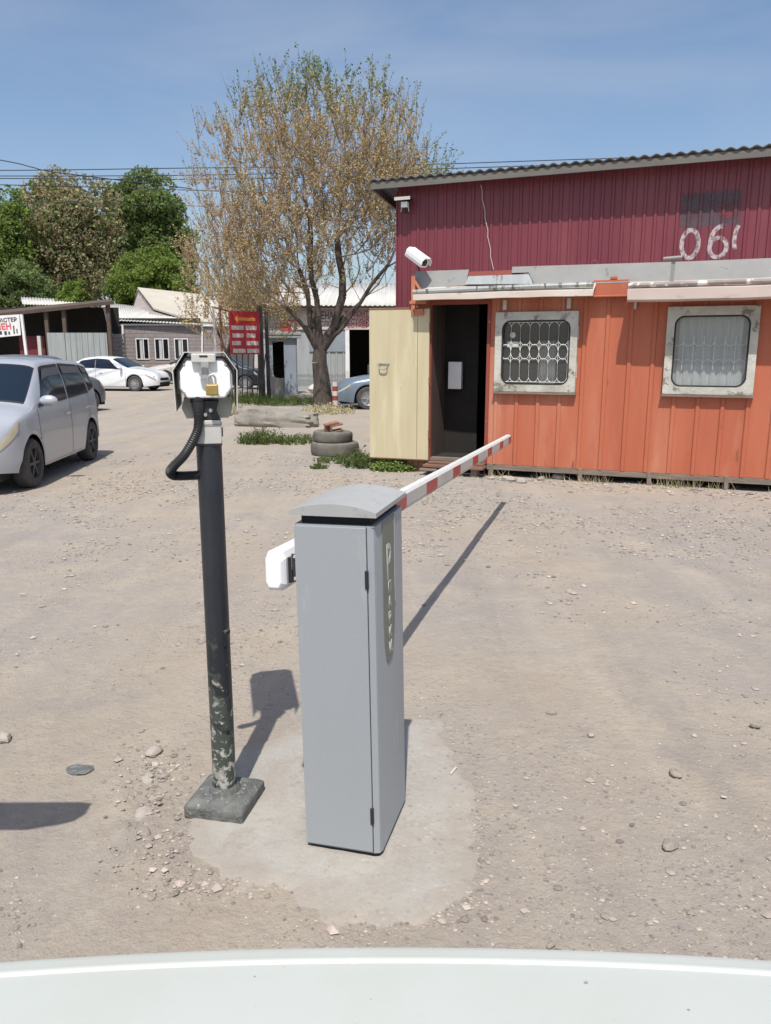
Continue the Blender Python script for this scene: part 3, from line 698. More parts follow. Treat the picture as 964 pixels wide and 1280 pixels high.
MB().bar((0, 0, 0), (.005, .0, .245), .042, .02).build('post', 'flashing', t)
MB().tube([(-.10, .0, .262), (.10, -.03, .268)], .022, 12).build('housing', 'flashing', t, smooth=True)
MB().tube([(.101, -.0301, .268), (.104, -.0306, .268)], .018, 12).build('lens', 'black_plastic', t)

# ------------------------------------------------------------------ barrier cabinet and arm
CA = -R(15.2); CF = Vector((-.1355, 2.2215, 0))
# local: x right along front, y away, origin centre of front edge
bar = thing('barrier_cabinet', 'tall grey steel barrier gate cabinet with curved lid and striped boom', 'barrier gate', CF, CA)
W2, D, HC = .127, .343, 1.095
bar.rotation_euler = (0, -R(1.0), CA)
def chamf(w, d0, d1, c): return [(-w, d0+c*.3), (-w+c*.3, d0), (w-c, d0), (w-c*.25, d0+c*.28), (w, d0+c), (w, d1-c), (w-c, d1), (-w+c, d1), (-w, d1-c)]
MB().prism(chamf(W2, 0, D, .022), .020, HC, 'z').build('body', 'cabinet_paint', bar, smooth=True, angle=25)
MB().prism(chamf(W2-.006, .006, D-.006, .02), -.01, .0198, 'z').build('plinth', 'dark_gap', bar)
MB().box(-W2+.001, W2-.027, -.005, -.0003, .026, HC-.003).build('service_door', 'cabinet_paint', bar, bevel=.0015)
MB().box(W2-.0265, W2-.0245, -.0012, -.0002, .020, HC).build('door_seam', 'dark_gap', bar)
for z in (.155, .935):
    MB().box(W2-.032, W2-.021, -.0095, -.0003, z-.028, z+.028).build('lock', 'black_plastic', bar, bevel=.002)
MB().box(-W2+.018, W2-.018, .018, D-.018, HC+.0005, HC+.035).build('lid_recess', 'dark_gap', bar)
MB().box(-W2+.003, W2-.003, .003, D-.003, HC-.002, HC+.0015).build('top_rim', 'cabinet_paint', bar)
lid = []; nl = 20
for i in range(nl+1):
    x = -W2-.010+(2*W2+.018)*i/nl; lid.append((x, HC+.044+.023*(1-((i/nl-.5)*2)**2)))
poly = [(-W2-.010, HC+.030)]+lid+[(W2+.008, HC+.030)]
MB().prism(poly, -.012, D+.008).build('lid', 'cabinet_lid', bar, smooth=True, angle=30)
# dark strip with lettering on right side
sx = W2+.0008; sp = []
y0s, y1s = .074, .212; zt = HC-.003; zbm = .63
ys0 = lambda z: y0s+.0*z
prof = [(y0s, zt), (y0s, .78), (y0s+.010, .70), (y0s+.030, .64), (y0s+.045, .625), (y1s-.050, .625), (y1s-.035, .64), (y1s-.008, .72), (y1s, .80), (y1s-.004, .9), (y1s, zt)]
MB().prism(prof, sx-.001, sx+.0012, 'x').build('side_strip', 'strip_dark', bar)
MB().box(sx-.0005, sx+.0026, y1s+.001, y1s+.006, .80, zt).build('strip_edge', 'cabinet_lid', bar)
rotside = (math.pi/2, 0, math.pi/2)
lettering('P', .165, 'strip_letter', bar, (sx+.0014, .112, .90), rotside, 'logo_letter', sx=.66, bold=.001)
for i, ch in enumerate('ПАРКИ'):
    lettering(ch, .052, 'strip_letter', bar, (sx+.0014, .128, .853-.050*i), rotside, 'side_letter', sx=1.0, bold=.0004)
# boom: along local y on the left side
hubw = Vector((-.322, 2.27, .945)); tipw = Vector((1.262, 7.80, .735))
Minv = Matrix.Translation(CF) @ Matrix.Rotation(CA, 4, 'Z'); Minv.invert()
h = Minv @ hubw; tp = Minv @ tipw
ax = (tp-h).normalized(); Lb = (tp-h).length
sd_ = ax.cross(Vector((0, 0, 1))).normalized(); up = sd_.cross(ax).normalized()
OCT = [(-.5, -.33), (-.33, -.5), (.33, -.5), (.5, -.33), (.5, .33), (.33, .5), (-.33, .5), (-.5, .33)]
def octa(mb, a, b, w, hh, w2=None, h2=None):
    w2 = w2 or w; h2 = h2 or hh; vs = [h+ax*a+sd_*(p[0]*w)+up*(p[1]*hh) for p in OCT]+[h+ax*b+sd_*(p[0]*w2)+up*(p[1]*h2) for p in OCT]
    mb.add(vs, [tuple(range(7, -1, -1)), tuple(range(8, 16))]+[(i, (i+1) % 8, (i+1) % 8+8, i+8) for i in range(8)])
bm_ = MB(); octa(bm_, .42, Lb, .052, .092)
boom = bm_.build('boom_arm', 'reflect_white', bar)
cv = MB(); octa(cv, -.02, 0, .048, .098, .068, .124); octa(cv, 0, .44, .068, .124)
clamp = cv.build('boom_clamp_cover', 'white_gloss', bar, bevel=.004)
gl_ = MB()
for side in (1,):
    o0 = sd_*(.0375+.0012)*side
    for (u0, u1, z0_, z1_) in ((.015, .024, -.045, .035), (.015, .024, -.045, .035)):
        gl_.bar(h+ax*(.02)+o0+up*-.040, h+ax*.02+o0+up*.040, .010, .002)
gl_.build('cover_seam', 'rim_dark', clamp)
hb = MB(); hb.tube([h+ax*.10+sd_*.037, h+ax*.10+sd_*.070], .05, 16)
hb.bar(h+ax*.05+sd_*.0402+up*-.045, h+ax*.05+sd_*.0402+up*.045, .05, .004)
hb.build('pivot_plate', 'rim_dark', bar)
for dz in (-.035, .035): MB().tube([h+ax*.05+sd_*.042+up*dz, h+ax*.05+sd_*.058+up*dz], .009, 6).build('bolt', 'zinc', bar)
# stripes on the right face: red and white bands
def stripe(a, b): 
    mb = MB(); q = .028*.66+.012
    for k, (e0, e1) in enumerate((((.5, -.33), (.5, .33)),)):
        vs = []
        for t in (a, b):
            for e in (e0, e1): vs.append(h+ax*t+sd_*(e[0]*.052+.0015)+up*(e[1]*.092))
        mb.add(vs, [(0, 1, 3, 2)])
    vs = [h+ax*t+sd_*(e[0]*.052+.0012)+up*(e[1]*.092-.0010) for t in (a, b) for e in ((.33, -.5), (.5, -.33))]
    mb.add(vs, [(0, 1, 3, 2)])
    return mb
# distance along the boom for a world Y
def al(Yw): return (Yw-hubw.y)/((tipw-hubw).y)*Lb
reds = [(2.75, 3.0), (3.42, 3.72), (4.14, 4.41), (4.86, 5.11), (5.58, 5.82), (6.29, 6.52), (7.0, 7.22), (7.62, 7.79)]
last = al(2.72)
for (a, b) in reds:
    stripe(last, al(a)).build('white_band', 'arm_side', boom); last = al(b)
    stripe(al(a), al(b)).build('red_band', 'reflect_red', boom)
cap = MB(); octa(cap, Lb, Lb+.012, .054, .094); cap.build('end_cap', 'rim_dark', boom)

# ------------------------------------------------------------------ camera post
PX, PY, PH = -.578, 2.505, 1.304
post = thing('camera_post', 'scuffed black steel post on square base carrying the plate camera', 'post', (PX, PY, 0), R(-12))
# base plate with sloping shoulders
bp_ = MB(); a, b, z1_, z2_ = .110, .080, .045, .062
vs = [(-a, -a, -.005), (a, -a, -.005), (a, a, -.005), (-a, a, -.005)]
vs += [(p[0], p[1], z1_) for p in vs]+[(-b, -b, z2_), (b, -b, z2_), (b, b, z2_), (-b, b, z2_)]
bp_.add(vs, [(3,2,1,0)]+[(i, (i+1) % 4, (i+1) % 4+4, i+4) for i in range(4)]+[(i+4, (i+1) % 4+4, (i+1) % 4+8, i+8) for i in range(4)]+[(8,9,10,11)])
bp_.build('base_plate', 'grimy_base', post, bevel=.008)
MB().lathe([(.058, .060), (.052, .075), (.0435, .085)], 28).build('weld_collar', 'grimy_base', post, smooth=True)
MB().lathe([(.0409, .06), (.0409, PH), (.0, PH+.0002)], 32).build('tube', 'post_paint', post, smooth=True, angle=40)
for z, aa in ((.30, 20), (.62, 28), (.66, 60)): MB().tube([(.0415*math.cos(R(aa-60)), .0415*math.sin(R(aa-60)), z), (.0438*math.cos(R(aa-60)), .0438*math.sin(R(aa-60)), z)], .007, 10).build('bolt_hole', 'dark_gap', post)

pc = thing('plate_camera', 'white octagonal plate recognition camera seen from behind with brass padlock', 'camera', (PX, PY, PH), R(12))
MB().box(-.046, .044, -.042, .05, .001, .085).build('mount_block', 'light_grey_metal', pc, bevel=.003)
MB().box(-.047, .045, -.0435, .051, .001, .008).build('mount_rim', 'black_plastic', pc)
MB().box(-.046, .046, -.043, .05, .0655, .073).build('mount_rim', 'flashing', pc)
MB().box(.0445, .049, -.038, -.02, .03, .06).build('terminal', 'black_plastic', pc)
MB().prism([(-.040, .0855), (.042, .0855), (.030, .115), (.040, .15), (-.055, .15), (-.035, .115)], -.035, .03).build('tilt_bracket', 'black_plastic', pc, bevel=.002)
for (x, z) in ((.012, .118), (-.006, .104)): MB().lathe([(.0, -.0405), (.006, -.0405), (.0065, -.035)], 12, 'y', (x, 0, z)).build('bolt', 'zinc', pc)
# octagonal housing; long axis points away from the viewer
cz = .222
oc = [(-.060, .078), (.060, .078), (.096, .025), (.096, -.030), (.070, -.066), (-.070, -.066), (-.096, -.030), (-.096, .025)]
def opoly(k, dz=0): return [(p[0]*k, cz+p[1]*k+dz) for p in oc]
MB().prism(opoly(.93), -.045, .33).build('housing', 'housing_grey', pc, bevel=.004)
MB().prism([(-.058, cz+.062), (.058, cz+.062), (.081, cz+.022), (.081, cz-.032), (.060, cz-.062), (-.060, cz-.062), (-.081, cz-.032), (-.081, cz+.022)], -.056, -.0452).build('rear_cover', 'housing_white', pc, bevel=.005)
hs = [(-.100, cz-.105), (-.104, cz+.028), (-.064, cz+.087), (.064, cz+.087), (.104, cz+.028), (.100, cz-.105)]
hi = [(p[0]*.965, p[1]-(.003 if p[1] > cz+.05 else 0)) for p in hs][::-1]
MB().prism(hs+hi, -.070, .36).build('sunshield', 'housing_grey', pc, bevel=.001)
for (x_, z_) in ((-.066, .047), (.066, .047), (-.07, -.045), (.07, -.045)): MB().lathe([(0, -.0578), (.004, -.0578), (.0045, -.0555)], 10, 'y', (x_, 0, cz+z_)).build('screw', 'zinc', pc)
gk = MB(); P1 = [(-.089, cz-.05), (-.089, cz+.026), (-.062, cz+.070), (.062, cz+.070), (.089, cz+.026), (.089, cz-.02)]
gk.tube([(p[0], -.052, p[1]) for p in P1], .0035, 6); gk.build('rubber_seal', 'black_plastic', pc)
MB().prism([(-.075, cz-.064), (.075, cz-.064), (.085, cz-.10), (.070, cz-.135), (-.070, cz-.135), (-.085, cz-.10)], .03, .30).build('underside', 'housing_grey', pc)
pc.scale = (.96, .96, .96)
lt = MB().box(-.042, .036, -.074, -.058, cz+.052, cz+.082).build('latch', 'housing_grey', pc, bevel=.004)
MB().box(-.016, .010, -.0755, -.0742, cz+.071, cz+.076).build('latch_slot', 'dark_gap', lt)
MB().box(-.012, .012, -.078, -.072, cz+.014, cz+.055).tube([(.0, -.078, cz+.02), (.0, -.068, cz+.02)], .020, 14).build('hasp', 'zinc', lt, smooth=True)
pl = thing('padlock', 'brass padlock hanging from the latch of the white camera', 'padlock', (PX, PY, PH), R(12))
pl.scale = (.96, .96, .96)
MB().box(.000, .040, -.098, -.078, cz-.052, cz-.016).build('lock_body', 'brass', pl, bevel=.004)
MB().tube([(p[0], -.088, p[1]) for p in ([(.008, cz-.018)]+arc(.020, cz-.0, .012, .014, 180, 0, 10)+[(.032, cz-.018)])], .0035, 8).build('shackle', 'zinc', pl, smooth=True)
# corrugated hose
hose = MB(); ctrl = [(-.028, -.035, .145), (-.028, -.045, .10), (-.035, -.055, .05), (-.075, -.06, -.02), (-.115, -.06, -.062), (-.128, -.05, -.083), (-.115, -.035, -.098), (-.07, -.02, -.102), (-.03, -.01, -.102)]
def catmull(P, n=10):
    out = []
    for i in range(len(P)-1):
        p0 = Vector(P[max(i-1, 0)]); p1 = Vector(P[i]); p2 = Vector(P[i+1]); p3 = Vector(P[min(i+2, len(P)-1)])
        for k in range(n):
            t = k/n; out.append(.5*((2*p1)+(p2-p0)*t+(2*p0-5*p1+4*p2-p3)*t*t+(3*p1-p0-3*p2+p3)*t**3))
    out.append(Vector(P[-1])); return out
pts = catmull(ctrl, 22); hose.tube(pts, [.0165 if i % 2 else .0142 for i in range(len(pts))], 14)
hose.build('corrugated_hose', 'black_plastic', pc)
MB().lathe([(.022, .125), (.022, .150), (.024, .152), (.024, .165), (0, .165)], 20, 'z', (-.028, -.032, 0)).lathe([(.018, .10), (.020, .125)], 20, 'z', (-.028, -.036, 0)).build('cable_gland', 'black_plastic', pc, smooth=True)

# unseen board on a post, added to cast the shadow entering from the left
rl = thing('shadow_caster', 'unseen grey board on a post added to cast the lower left shadow', 'rail', (-1.73, 1.80, 0), 0)
MB().prism([(-.35, 1.08), (.45, 1.09), (.60, 1.17), (.62, 1.24), (.56, 1.26), (-.35, 1.26)], -.04, .04).build('caster_board', 'flashing', rl, bevel=.01)
MB().tube([(0, .05, 0), (0, .05, 1.2)], .03, 10).build('caster_post', 'zinc', rl)

# ------------------------------------------------------------------ vehicles
def smooth_tab(xs_, ys_, grid, k=9):
    y = np.interp(grid, xs_, ys_); pad_ = np.pad(y, k, mode='edge'); ker = np.hanning(2*k+3)[1:-1]; ker /= ker.sum()
    return np.convolve(pad_, ker, mode='valid')
class Car:
    # front at +x; half profile lofted along x
    def __init__(s, L, hw, sill, top, belt, header, cowl, rear_top, rear_base, wheels, wr=.30, rail=.80, nose=.5, k=9, width=None, nose_r=.30, tail_r=.2):
        s.L = L; s.g = np.linspace(-L/2, L/2, 400)
        tx, tz = zip(*top); s.top = smooth_tab(tx, tz, s.g, k)
        bx, bz = zip(*belt); s.belt = np.minimum(smooth_tab(bx, bz, s.g, 15), s.top-.045)
        d_f = (L/2-s.g); d_r = (s.g+L/2)
        w = np.ones_like(s.g)*hw
        w = w-hw*.34*np.clip(1-d_f/(nose_r*2), 0, 1)**2.2-hw*.20*np.clip(1-d_r/(tail_r*2), 0, 1)**2.2
        s.w = w; s.sill = np.ones_like(s.g)*sill
        s.sill = s.sill+.06*np.clip(1-d_f/.5, 0, 1)+.08*np.clip(1-d_r/.5, 0, 1)
        rx, rz = zip(*[(-L/2, .80), (rear_base, .86), (rear_top, rail), (header, rail), (cowl, .86), (L/2, .80)])
        s.rail = smooth_tab(rx, rz, s.g, 9)
        s.wheels = wheels; s.wr = wr; s.sl = sill
    def sec(s, x):
        i = (x+s.L/2)/s.L*399; i = max(0, min(399, i)); a = int(i); b = min(a+1, 399); t = i-a
        q = lambda arr: arr[a]*(1-t)+arr[b]*t
        w, top, belt, sill, rr = q(s.w), q(s.top), q(s.belt), q(s.sill), q(s.rail)
        arch = 0
        for wx in s.wheels:
            dd = s.wr+.055; u = abs(x-wx)
            if u < dd: arch = max(arch, s.wr+math.sqrt(dd*dd-u*u)*.98)
        z0 = max(sill, arch); z1 = max(sill+.10, arch+.03 if arch > sill else 0); z2 = max(.5*(sill+belt)+.04, z1+.04)
        z2 = min(z2, belt-.03)
        hgt = max(0, min(1, (top-belt-.045)/.3))
        rz = top-.035-.035*hgt
        flare = .012 if arch > sill else 0
        return [(w*.965+flare, z0), (w*.99+flare, z1), (w, z2), (w*.975, belt), (w*rr, rz), (w*rr*.6, top-.010), (0, top)]
    def P(s, x, v, side=1, off=0.0):
        C = s.sec(x); i = min(int(v), 5); t = v-i
        p0 = C[max(i-1, 0)]; p1 = C[i]; p2 = C[i+1]; p3 = C[min(i+2, 6)] if i < 5 else (-C[5][0], C[5][1])
        if i == 3: # greenhouse nearly straight
            y = p1[0]+(p2[0]-p1[0])*t; z = p1[1]+(p2[1]-p1[1])*t; y += .018*math.sin(math.pi*t)
        else:
            tt = .5; m1 = ((p2[0]-p0[0])*tt*.6, (p2[1]-p0[1])*tt*.6); m2 = ((p3[0]-p1[0])*tt*.6, (p3[1]-p1[1])*tt*.6)
            h1 = 2*t**3-3*t**2+1; h2 = t**3-2*t**2+t; h3 = -2*t**3+3*t**2; h4 = t**3-t**2
            y = h1*p1[0]+h2*m1[0]+h3*p2[0]+h4*m2[0]; z = h1*p1[1]+h2*m1[1]+h3*p2[1]+h4*m2[1]
        p = Vector((x, y*side, z))
        if off:
            e = .01; a = s.P(min(x+e, s.L/2), v, side)-s.P(max(x-e, -s.L/2), v, side); b = s.P(x, min(v+.02, 6), side)-s.P(x, max(v-.02, 0), side)
            n = b.cross(a)*side
            if v > 5.97: n = Vector((-a.z, 0, a.x))
            if n.length > 1e-9: p += n.normalized()*off
        return p
    def body(s, m, parent, nx=110):
        mb = MB(); vs = np.concatenate([np.linspace(0, 3, 13)[:-1], np.linspace(3, 4, 5)[:-1], np.linspace(4, 6, 9)])
        vs = list(vs); X = [s.L/2*(-1+2*i/nx) for i in range(nx+1)]
        cols = len(vs)*2-1
        for x in X:
            row = [s.P(x, v, 1) for v in vs]+[s.P(x, v, -1) for v in vs[::-1][1:]]
            mb.v += [tuple(p) for p in row]
        mb.f = [(i*cols+k, i*cols+k+1, (i+1)*cols+k+1, (i+1)*cols+k) for i in range(nx) for k in range(cols-1)]
        mb.f.append(tuple(range(cols))); mb.f.append(tuple(nx*cols+k for k in range(cols)))
        return mb.build('body', m, parent, smooth=True, angle=50)
    def patch(s, c, side, off=.004, n=(14, 8), both=False):
        # c: (x,v) corners bottom-front, bottom-rear, top-rear, top-front
        mb = MB(); nu, nv = n
        for j in range(nv+1):
            for i in range(nu+1):
                u = i/nu; w = j/nv
                x = (c[0][0]*(1-u)+c[1][0]*u)*(1-w)+(c[3][0]*(1-u)+c[2][0]*u)*w
                v = (c[0][1]*(1-u)+c[1][1]*u)*(1-w)+(c[3][1]*(1-u)+c[2][1]*u)*w
                mb.v.append(tuple(s.P(x, v, side, off)))
        mb.f = [(j*(nu+1)+i, j*(nu+1)+i+1, (j+1)*(nu+1)+i+1, (j+1)*(nu+1)+i) for j in range(nv) for i in range(nu)]
        return mb
    def cross(s, x0, x1, v0, off=.004, n=10, v1=None):     # patch spanning both sides over the centre line
        mb = MB(); v1 = v0 if v1 is None else v1; cols = 2*n+1
        for j in range(n+1):
            x = x0+(x1-x0)*j/n; vv = v0+(v1-v0)*j/n
            for i in range(-n, n+1):
                sd = 1 if i <= 0 else -1; v = 6-(6-vv)*abs(i)/n
                mb.v.append(tuple(s.P(x, v, sd, off)))
        mb.f = [(j*cols+i, j*cols+i+1, (j+1)*cols+i+1, (j+1)*cols+i) for j in range(n) for i in range(cols-1)]
        return mb
def wheel(parent, x, y, side, r, m_rim, spokes=8, w=.19):
    t = MB().lathe([(r*.62, -w/2), (r*.90, -w/2), (r*.985, -w*.36), (r, -w*.2), (r, w*.2), (r*.985, w*.36), (r*.90, w/2), (r*.62, w/2), (r*.62, -w/2)], 36, 'y', (x, y, r))
    wh = t.build('wheel', 'rubber', parent, smooth=True, angle=40)
    rm = MB().lathe([(r*.63, side*w*.46), (r*.60, side*w*.44), (r*.56, side*w*.20), (0, side*w*.16)], 30, 'y', (x, y, r))
    for k in range(spokes):
        a = 2*math.pi*k/spokes
        rm.bar((x+r*.10*math.cos(a), y+side*w*.36, r+r*.10*math.sin(a)), (x+r*.60*math.cos(a), y+side*w*.36, r+r*.60*math.sin(a)), .03, .03, up=Vector((0, 1, 0)))
    rm.lathe([(0, side*w*.44), (r*.14, side*w*.43), (r*.16, side*w*.3)], 14, 'y', (x, y, r))
    rm.build('rim', m_rim, wh, smooth=True, angle=35)

def make_car(name, label, cat, loc, rz, C, paint, win_side, shield, rear, glass='car_glass', m_rim='rim_metal', lamps=True, visor=False, spokes=8, doors=(), group=None, handles=()):
    t = thing(name, label, cat, loc, rz, group)
    C.body(paint, t)
    hw = float(C.w.max()); L = C.L
    MB().box(-L/2+.12, L/2-.12, -hw+.20, hw-.20, .17, .62).build('underbody', 'dark_gap', t)
    for sd in (1, -1):
        for c in win_side:
            (a, b_, d, e) = c; C.patch(((a[0]+.035, a[1]-.06), (b_[0]-.03, b_[1]-.06), (d[0]-.03, d[1]+.08), (e[0]+.03, e[1]+.08)), sd, .0022).build('window_surround', 'black_plastic', t, smooth=True, angle=180)
            w = C.patch(c, sd).build('side_window', glass, t, smooth=True, angle=180)
        if visor:
            for c in win_side:
                (a, b, d, e) = c; vv = lambda p, q, f: (p[0]*(1-f)+q[0]*f, p[1]*(1-f)+q[1]*f)
                C.patch((vv(e, a, .25), vv(d, b, .25), d, e), sd, .016).build('wind_deflector', 'visor', t, smooth=True, angle=180)
        for x in C.wheels: wheel(t, x, sd*(hw-.105), sd, C.wr, m_rim, spokes)
        for x in doors:
            C.patch(((x, .35), (x-.009, .35), (x-.009, 3.02), (x, 3.02)), sd, .0022, (1, 12)).build('door_gap', 'dark_gap', t)
        C.patch(((C.wheels[0]-.45 if C.wheels[0] > C.wheels[1] else 0, .02), (C.wheels[1]+.45, .02), (C.wheels[1]+.45, .32), (C.wheels[0]-.45, .32)), sd, .006, (20, 2)).build('sill_trim', paint, t, smooth=True)
        for x in handles:
            p = C.P(x, 2.55, sd); MB().bar((x-.085, p.y+sd*.022, p.z), (x+.085, p.y+sd*.022, p.z), .022, .028).build('door_handle', paint if paint != 'silver_paint' else 'chrome', t, bevel=.006)
        if lamps:
            C.patch(((L/2-.05, 2.45), (L/2-.42, 2.72), (L/2-.46, 3.0), (L/2-.05, 2.88)) if L > 4.3 else ((L/2-.10, 2.35), (L/2-.36, 2.55), (L/2-.40, 3.0), (L/2-.10, 2.92)), sd, .006, (10, 5)).build('headlight', 'lens', t, smooth=True, angle=180)
            C.patch(((-L/2+.25, 2.0), (-L/2+.03, 2.0), (-L/2+.03, 2.95), (-L/2+.25, 2.95)), sd, .006, (6, 5)).build('tail_light', 'tail_red', t, smooth=True, angle=180)
        mx_ = shield[0]-.22; p = C.P(mx_, 3.15, sd)
        mr_ = MB().ell((mx_+.02, p.y+sd*.13, p.z+.06), .06, .11, .068, 14, 8).build('wing_mirror', paint, t, smooth=True)
        MB().bar((mx_, p.y+sd*.0, p.z+.0), (mx_+.01, p.y+sd*.09, p.z+.03), .04).build('mirror_arm', 'black_plastic', mr_)
    C.cross(shield[0], shield[1], 4.06, v1=4.12).build('windshield', glass, t, smooth=True, angle=180)
    C.cross(shield[0]+.03, shield[1]-.02, 4.0, off=.002, v1=4.06).build('windshield_seal', 'black_plastic', t, smooth=True, angle=180)
    C.cross(rear[0], rear[1], 4.12).build('rear_window', glass, t, smooth=True, angle=180)
    fz = float(C.top[-3])
    MB().box(L/2-.05, L/2+.014, -hw*.42, hw*.42, fz-.17, fz-.06).build('grille', 'black_plastic', t, bevel=.01)
    MB().box(L/2-.06, L/2+.016, -hw*.5, hw*.5, .26, .37).build('lower_grille', 'black_plastic', t, bevel=.01)
    return t

hatch = dict(L=3.80, hw=.835, sill=.22, wheels=(1.17, -1.27), wr=.30, header=.45, cowl=1.02, rear_top=-1.45, rear_base=-1.85, rail=.80)
def hatchC(**k):
    d = dict(hatch); d.update(k)
    return Car(top=[(-1.90, .62), (-1.88, .98), (-1.78, 1.20), (-1.62, 1.48), (-1.3, 1.515), (-.4, 1.55), (.30, 1.53), (.46, 1.49), (1.10, 1.03), (1.35, .985), (1.72, .87), (1.86, .72), (1.90, .55)],
               belt=[(-1.90, .80), (-1.8, .98), (-1.2, 1.0), (0, .955), (1.02, .93), (1.5, .86), (1.90, .50)], **d)
C1 = hatchC()
sw1 = [((.86, 3.10), (-.22, 3.10), (-.27, 3.88), (.36, 3.88)), ((-.33, 3.10), (-1.22, 3.10), (-1.15, 3.88), (-.36, 3.88)), ((-1.32, 3.15), (-1.58, 3.3), (-1.50, 3.85), (-1.24, 3.88))]
carA = make_car('hatchback', 'silver compact hatchback with dark window visors parked at the left edge', 'car', (-4.38-.835+.07, 9.12+1.17, -.01), R(-85), C1, 'silver_paint', sw1, (1.06, .50), (-1.80, -1.60), visor=True, m_rim='rim_dark', spokes=6, doors=(.93, -.30, -1.18), handles=(-.12, -1.02), glass='car_glass')
# sedan
def sedanC(L=4.8, hw=.90, Hs=1.45, **k):
    d = dict(L=L, hw=hw, sill=.20, wheels=(L/2-.92, -L/2+1.08), wr=.325, header=L/2-2.05, cowl=L/2-1.25, rear_top=-L/2+1.55, rear_base=-L/2+.72, rail=.74)
    d.update(k); a = L/2
    return Car(top=[(-a, .60), (-a+.06, .92), (-a+.20, 1.02), (-a+.72, 1.07), (-a+1.50, Hs-.06), (-a+2.1, Hs), (a-2.35, Hs-.01), (a-1.98, Hs-.06), (a-1.20, .99), (a-.75, .94), (a-.25, .83), (a-.05, .72), (a, .50)],
               belt=[(-a, .75), (-a+.3, .94), (-a+1.2, .96), (0, .92), (a-1.2, .88), (a-.5, .76), (a, .48)], **d)
def sedan_win(L=4.8):
    a = L/2
    return [((a-1.55, 3.10), (a-2.62, 3.10), (a-2.66, 3.86), (a-2.12, 3.86)), ((a-2.70, 3.10), (a-3.62, 3.10), (a-3.35, 3.80), (a-2.72, 3.86))]
make_car('sedan', 'white four door sedan parked sideways before the grey block house', 'car', (-11.75, 33.5, -.01), R(-10), sedanC(), 'white_car_paint', sedan_win(), (2.4-1.26, 2.4-1.92), (-2.4+.80, -2.4+1.44), spokes=10, doors=(1.1, .22-.46, -1.25), handles=(.0, -.95))
make_car('sedan', 'blue grey sedan half hidden behind the yellow door and the tree', 'car', (.72, 22.9, -.01), R(180+4), sedanC(4.4, .85, 1.40), 'blue_grey_paint', sedan_win(4.4), (2.2-1.26, 2.2-1.92), (-2.2+.80, -2.2+1.44), spokes=5, doors=(.9, -.4))
make_car('sedan', 'small pale old sedan parked close against the block house wall', 'car', (-10.6, 41.0, -.01), R(180+25), sedanC(4.0, .80, 1.42), 'beige_car_paint', sedan_win(4.0), (2.0-1.26, 2.0-1.92), (-2.0+.80, -2.0+1.44), spokes=6, doors=(.8,), m_rim='rim_dark')
make_car('hatchback', 'dark grey hatchback glimpsed behind the silver hatchback', 'car', (-9.35, 20.6, -.01), R(60), hatchC(), 'grey_car_paint', sw1, (1.06, .50), (-1.80, -1.60), spokes=6, doors=(.9, -.3))
make_car('off_road_car', 'dark station wagon standing behind the red signboard fence', 'car', (-7.35, 34.6, -.01), R(5), hatchC(), 'dark_car_paint', sw1, (1.06, .50), (-1.80, -1.60), spokes=8, doors=(.9, -.3))

# foreground white car: only its bonnet edge shows below
Cw = Car(L=4.2, hw=.86, sill=.20, wheels=(1.30, -1.25), wr=.31, header=-.02, cowl=.72, rear_top=-1.5, rear_base=-2.0, rail=.78, nose_r=.42,
         top=[(-2.1, .70), (-2.05, 1.0), (-1.9, 1.12), (-1.5, 1.42), (-.8, 1.46), (0.0, 1.40), (.10, 1.35), (.78, .975), (1.0, .925), (1.75, .90), (1.98, .87), (2.05, .83), (2.085, .6), (2.10, .50)],
         belt=[(-2.1, .8), (-1.8, .96), (0, .93), (.7, .92), (1.5, .88), (2.1, .55)], k=3)
NOSE_Y = .748
wc = thing('white_car', 'white car whose dusty bonnet edge fills the bottom of the picture', 'car', (.03, NOSE_Y-2.1, 0), R(90))
Cw.body('bonnet_paint', wc, nx=260)
for sd in (1, -1):
    for c in [((.55, 3.1), (-.35, 3.1), (-.38, 3.88), (-.1, 3.88)), ((-.45, 3.1), (-1.4, 3.1), (-1.25, 3.85), (-.48, 3.88))]: Cw.patch(c, sd).build('side_window', 'car_glass', wc, smooth=True)
    for x in Cw.wheels: wheel(wc, x, sd*.755, sd, .31, 'rim_metal')
    Cw.patch(((2.04, 2.15), (1.6, 2.5), (1.55, 2.95), (2.03, 2.85)), sd, .006).build('headlight', 'lens', wc, smooth=True)
Cw.cross(.76, .14, 4.08).build('windshield', 'car_glass', wc, smooth=True)
Cw.cross(-1.85, -1.55, 4.1).build('rear_window', 'car_glass', wc, smooth=True)
MB().box(-1.98, 1.98, -.66, .66, .17, .6).build('underbody', 'dark_gap', wc)
MB().box(2.05, 2.115, -.36, .36, .48, .62).build('grille', 'black_plastic', wc, bevel=.01)

# bonnet skin: nearly flat, with a raised lip just behind its front edge
bn = MB(); prof = [(-1.15, .018), (-.8, .014), (-.45, .010), (-.2, .006), (-.10, .003), (-.05, .001), (-.033, .000), (-.0305, .0024), (-.028, .0030), (-.0255, .0024), (-.0245, -.0040), (-.0225, -.0045), (-.012, -.0035), (-.004, -.006), (0, -.013), (.002, -.04), (-.004, -.10), (-.03, -.20)]
nb = 80
for i in range(nb+1):
    u = -.74+1.48*i/nb; ed = NOSE_Y-.062*u*u-.35*max(0, abs(u)-.45)**2-.004*u
    for (dy, dz) in prof:
        bn.v.append((u, ed+dy-(NOSE_Y-2.1), .952+dz-.045*u**2+.02*0))
bn.f = [(i*len(prof)+k, (i+1)*len(prof)+k, (i+1)*len(prof)+k+1, i*len(prof)+k+1) for i in range(nb) for k in range(len(prof)-1)]
wc.rotation_euler = (0, 0, 0)
for ch in list(wc.children): ch.matrix_parent_inverse = Matrix.Rotation(R(90), 4, 'Z')
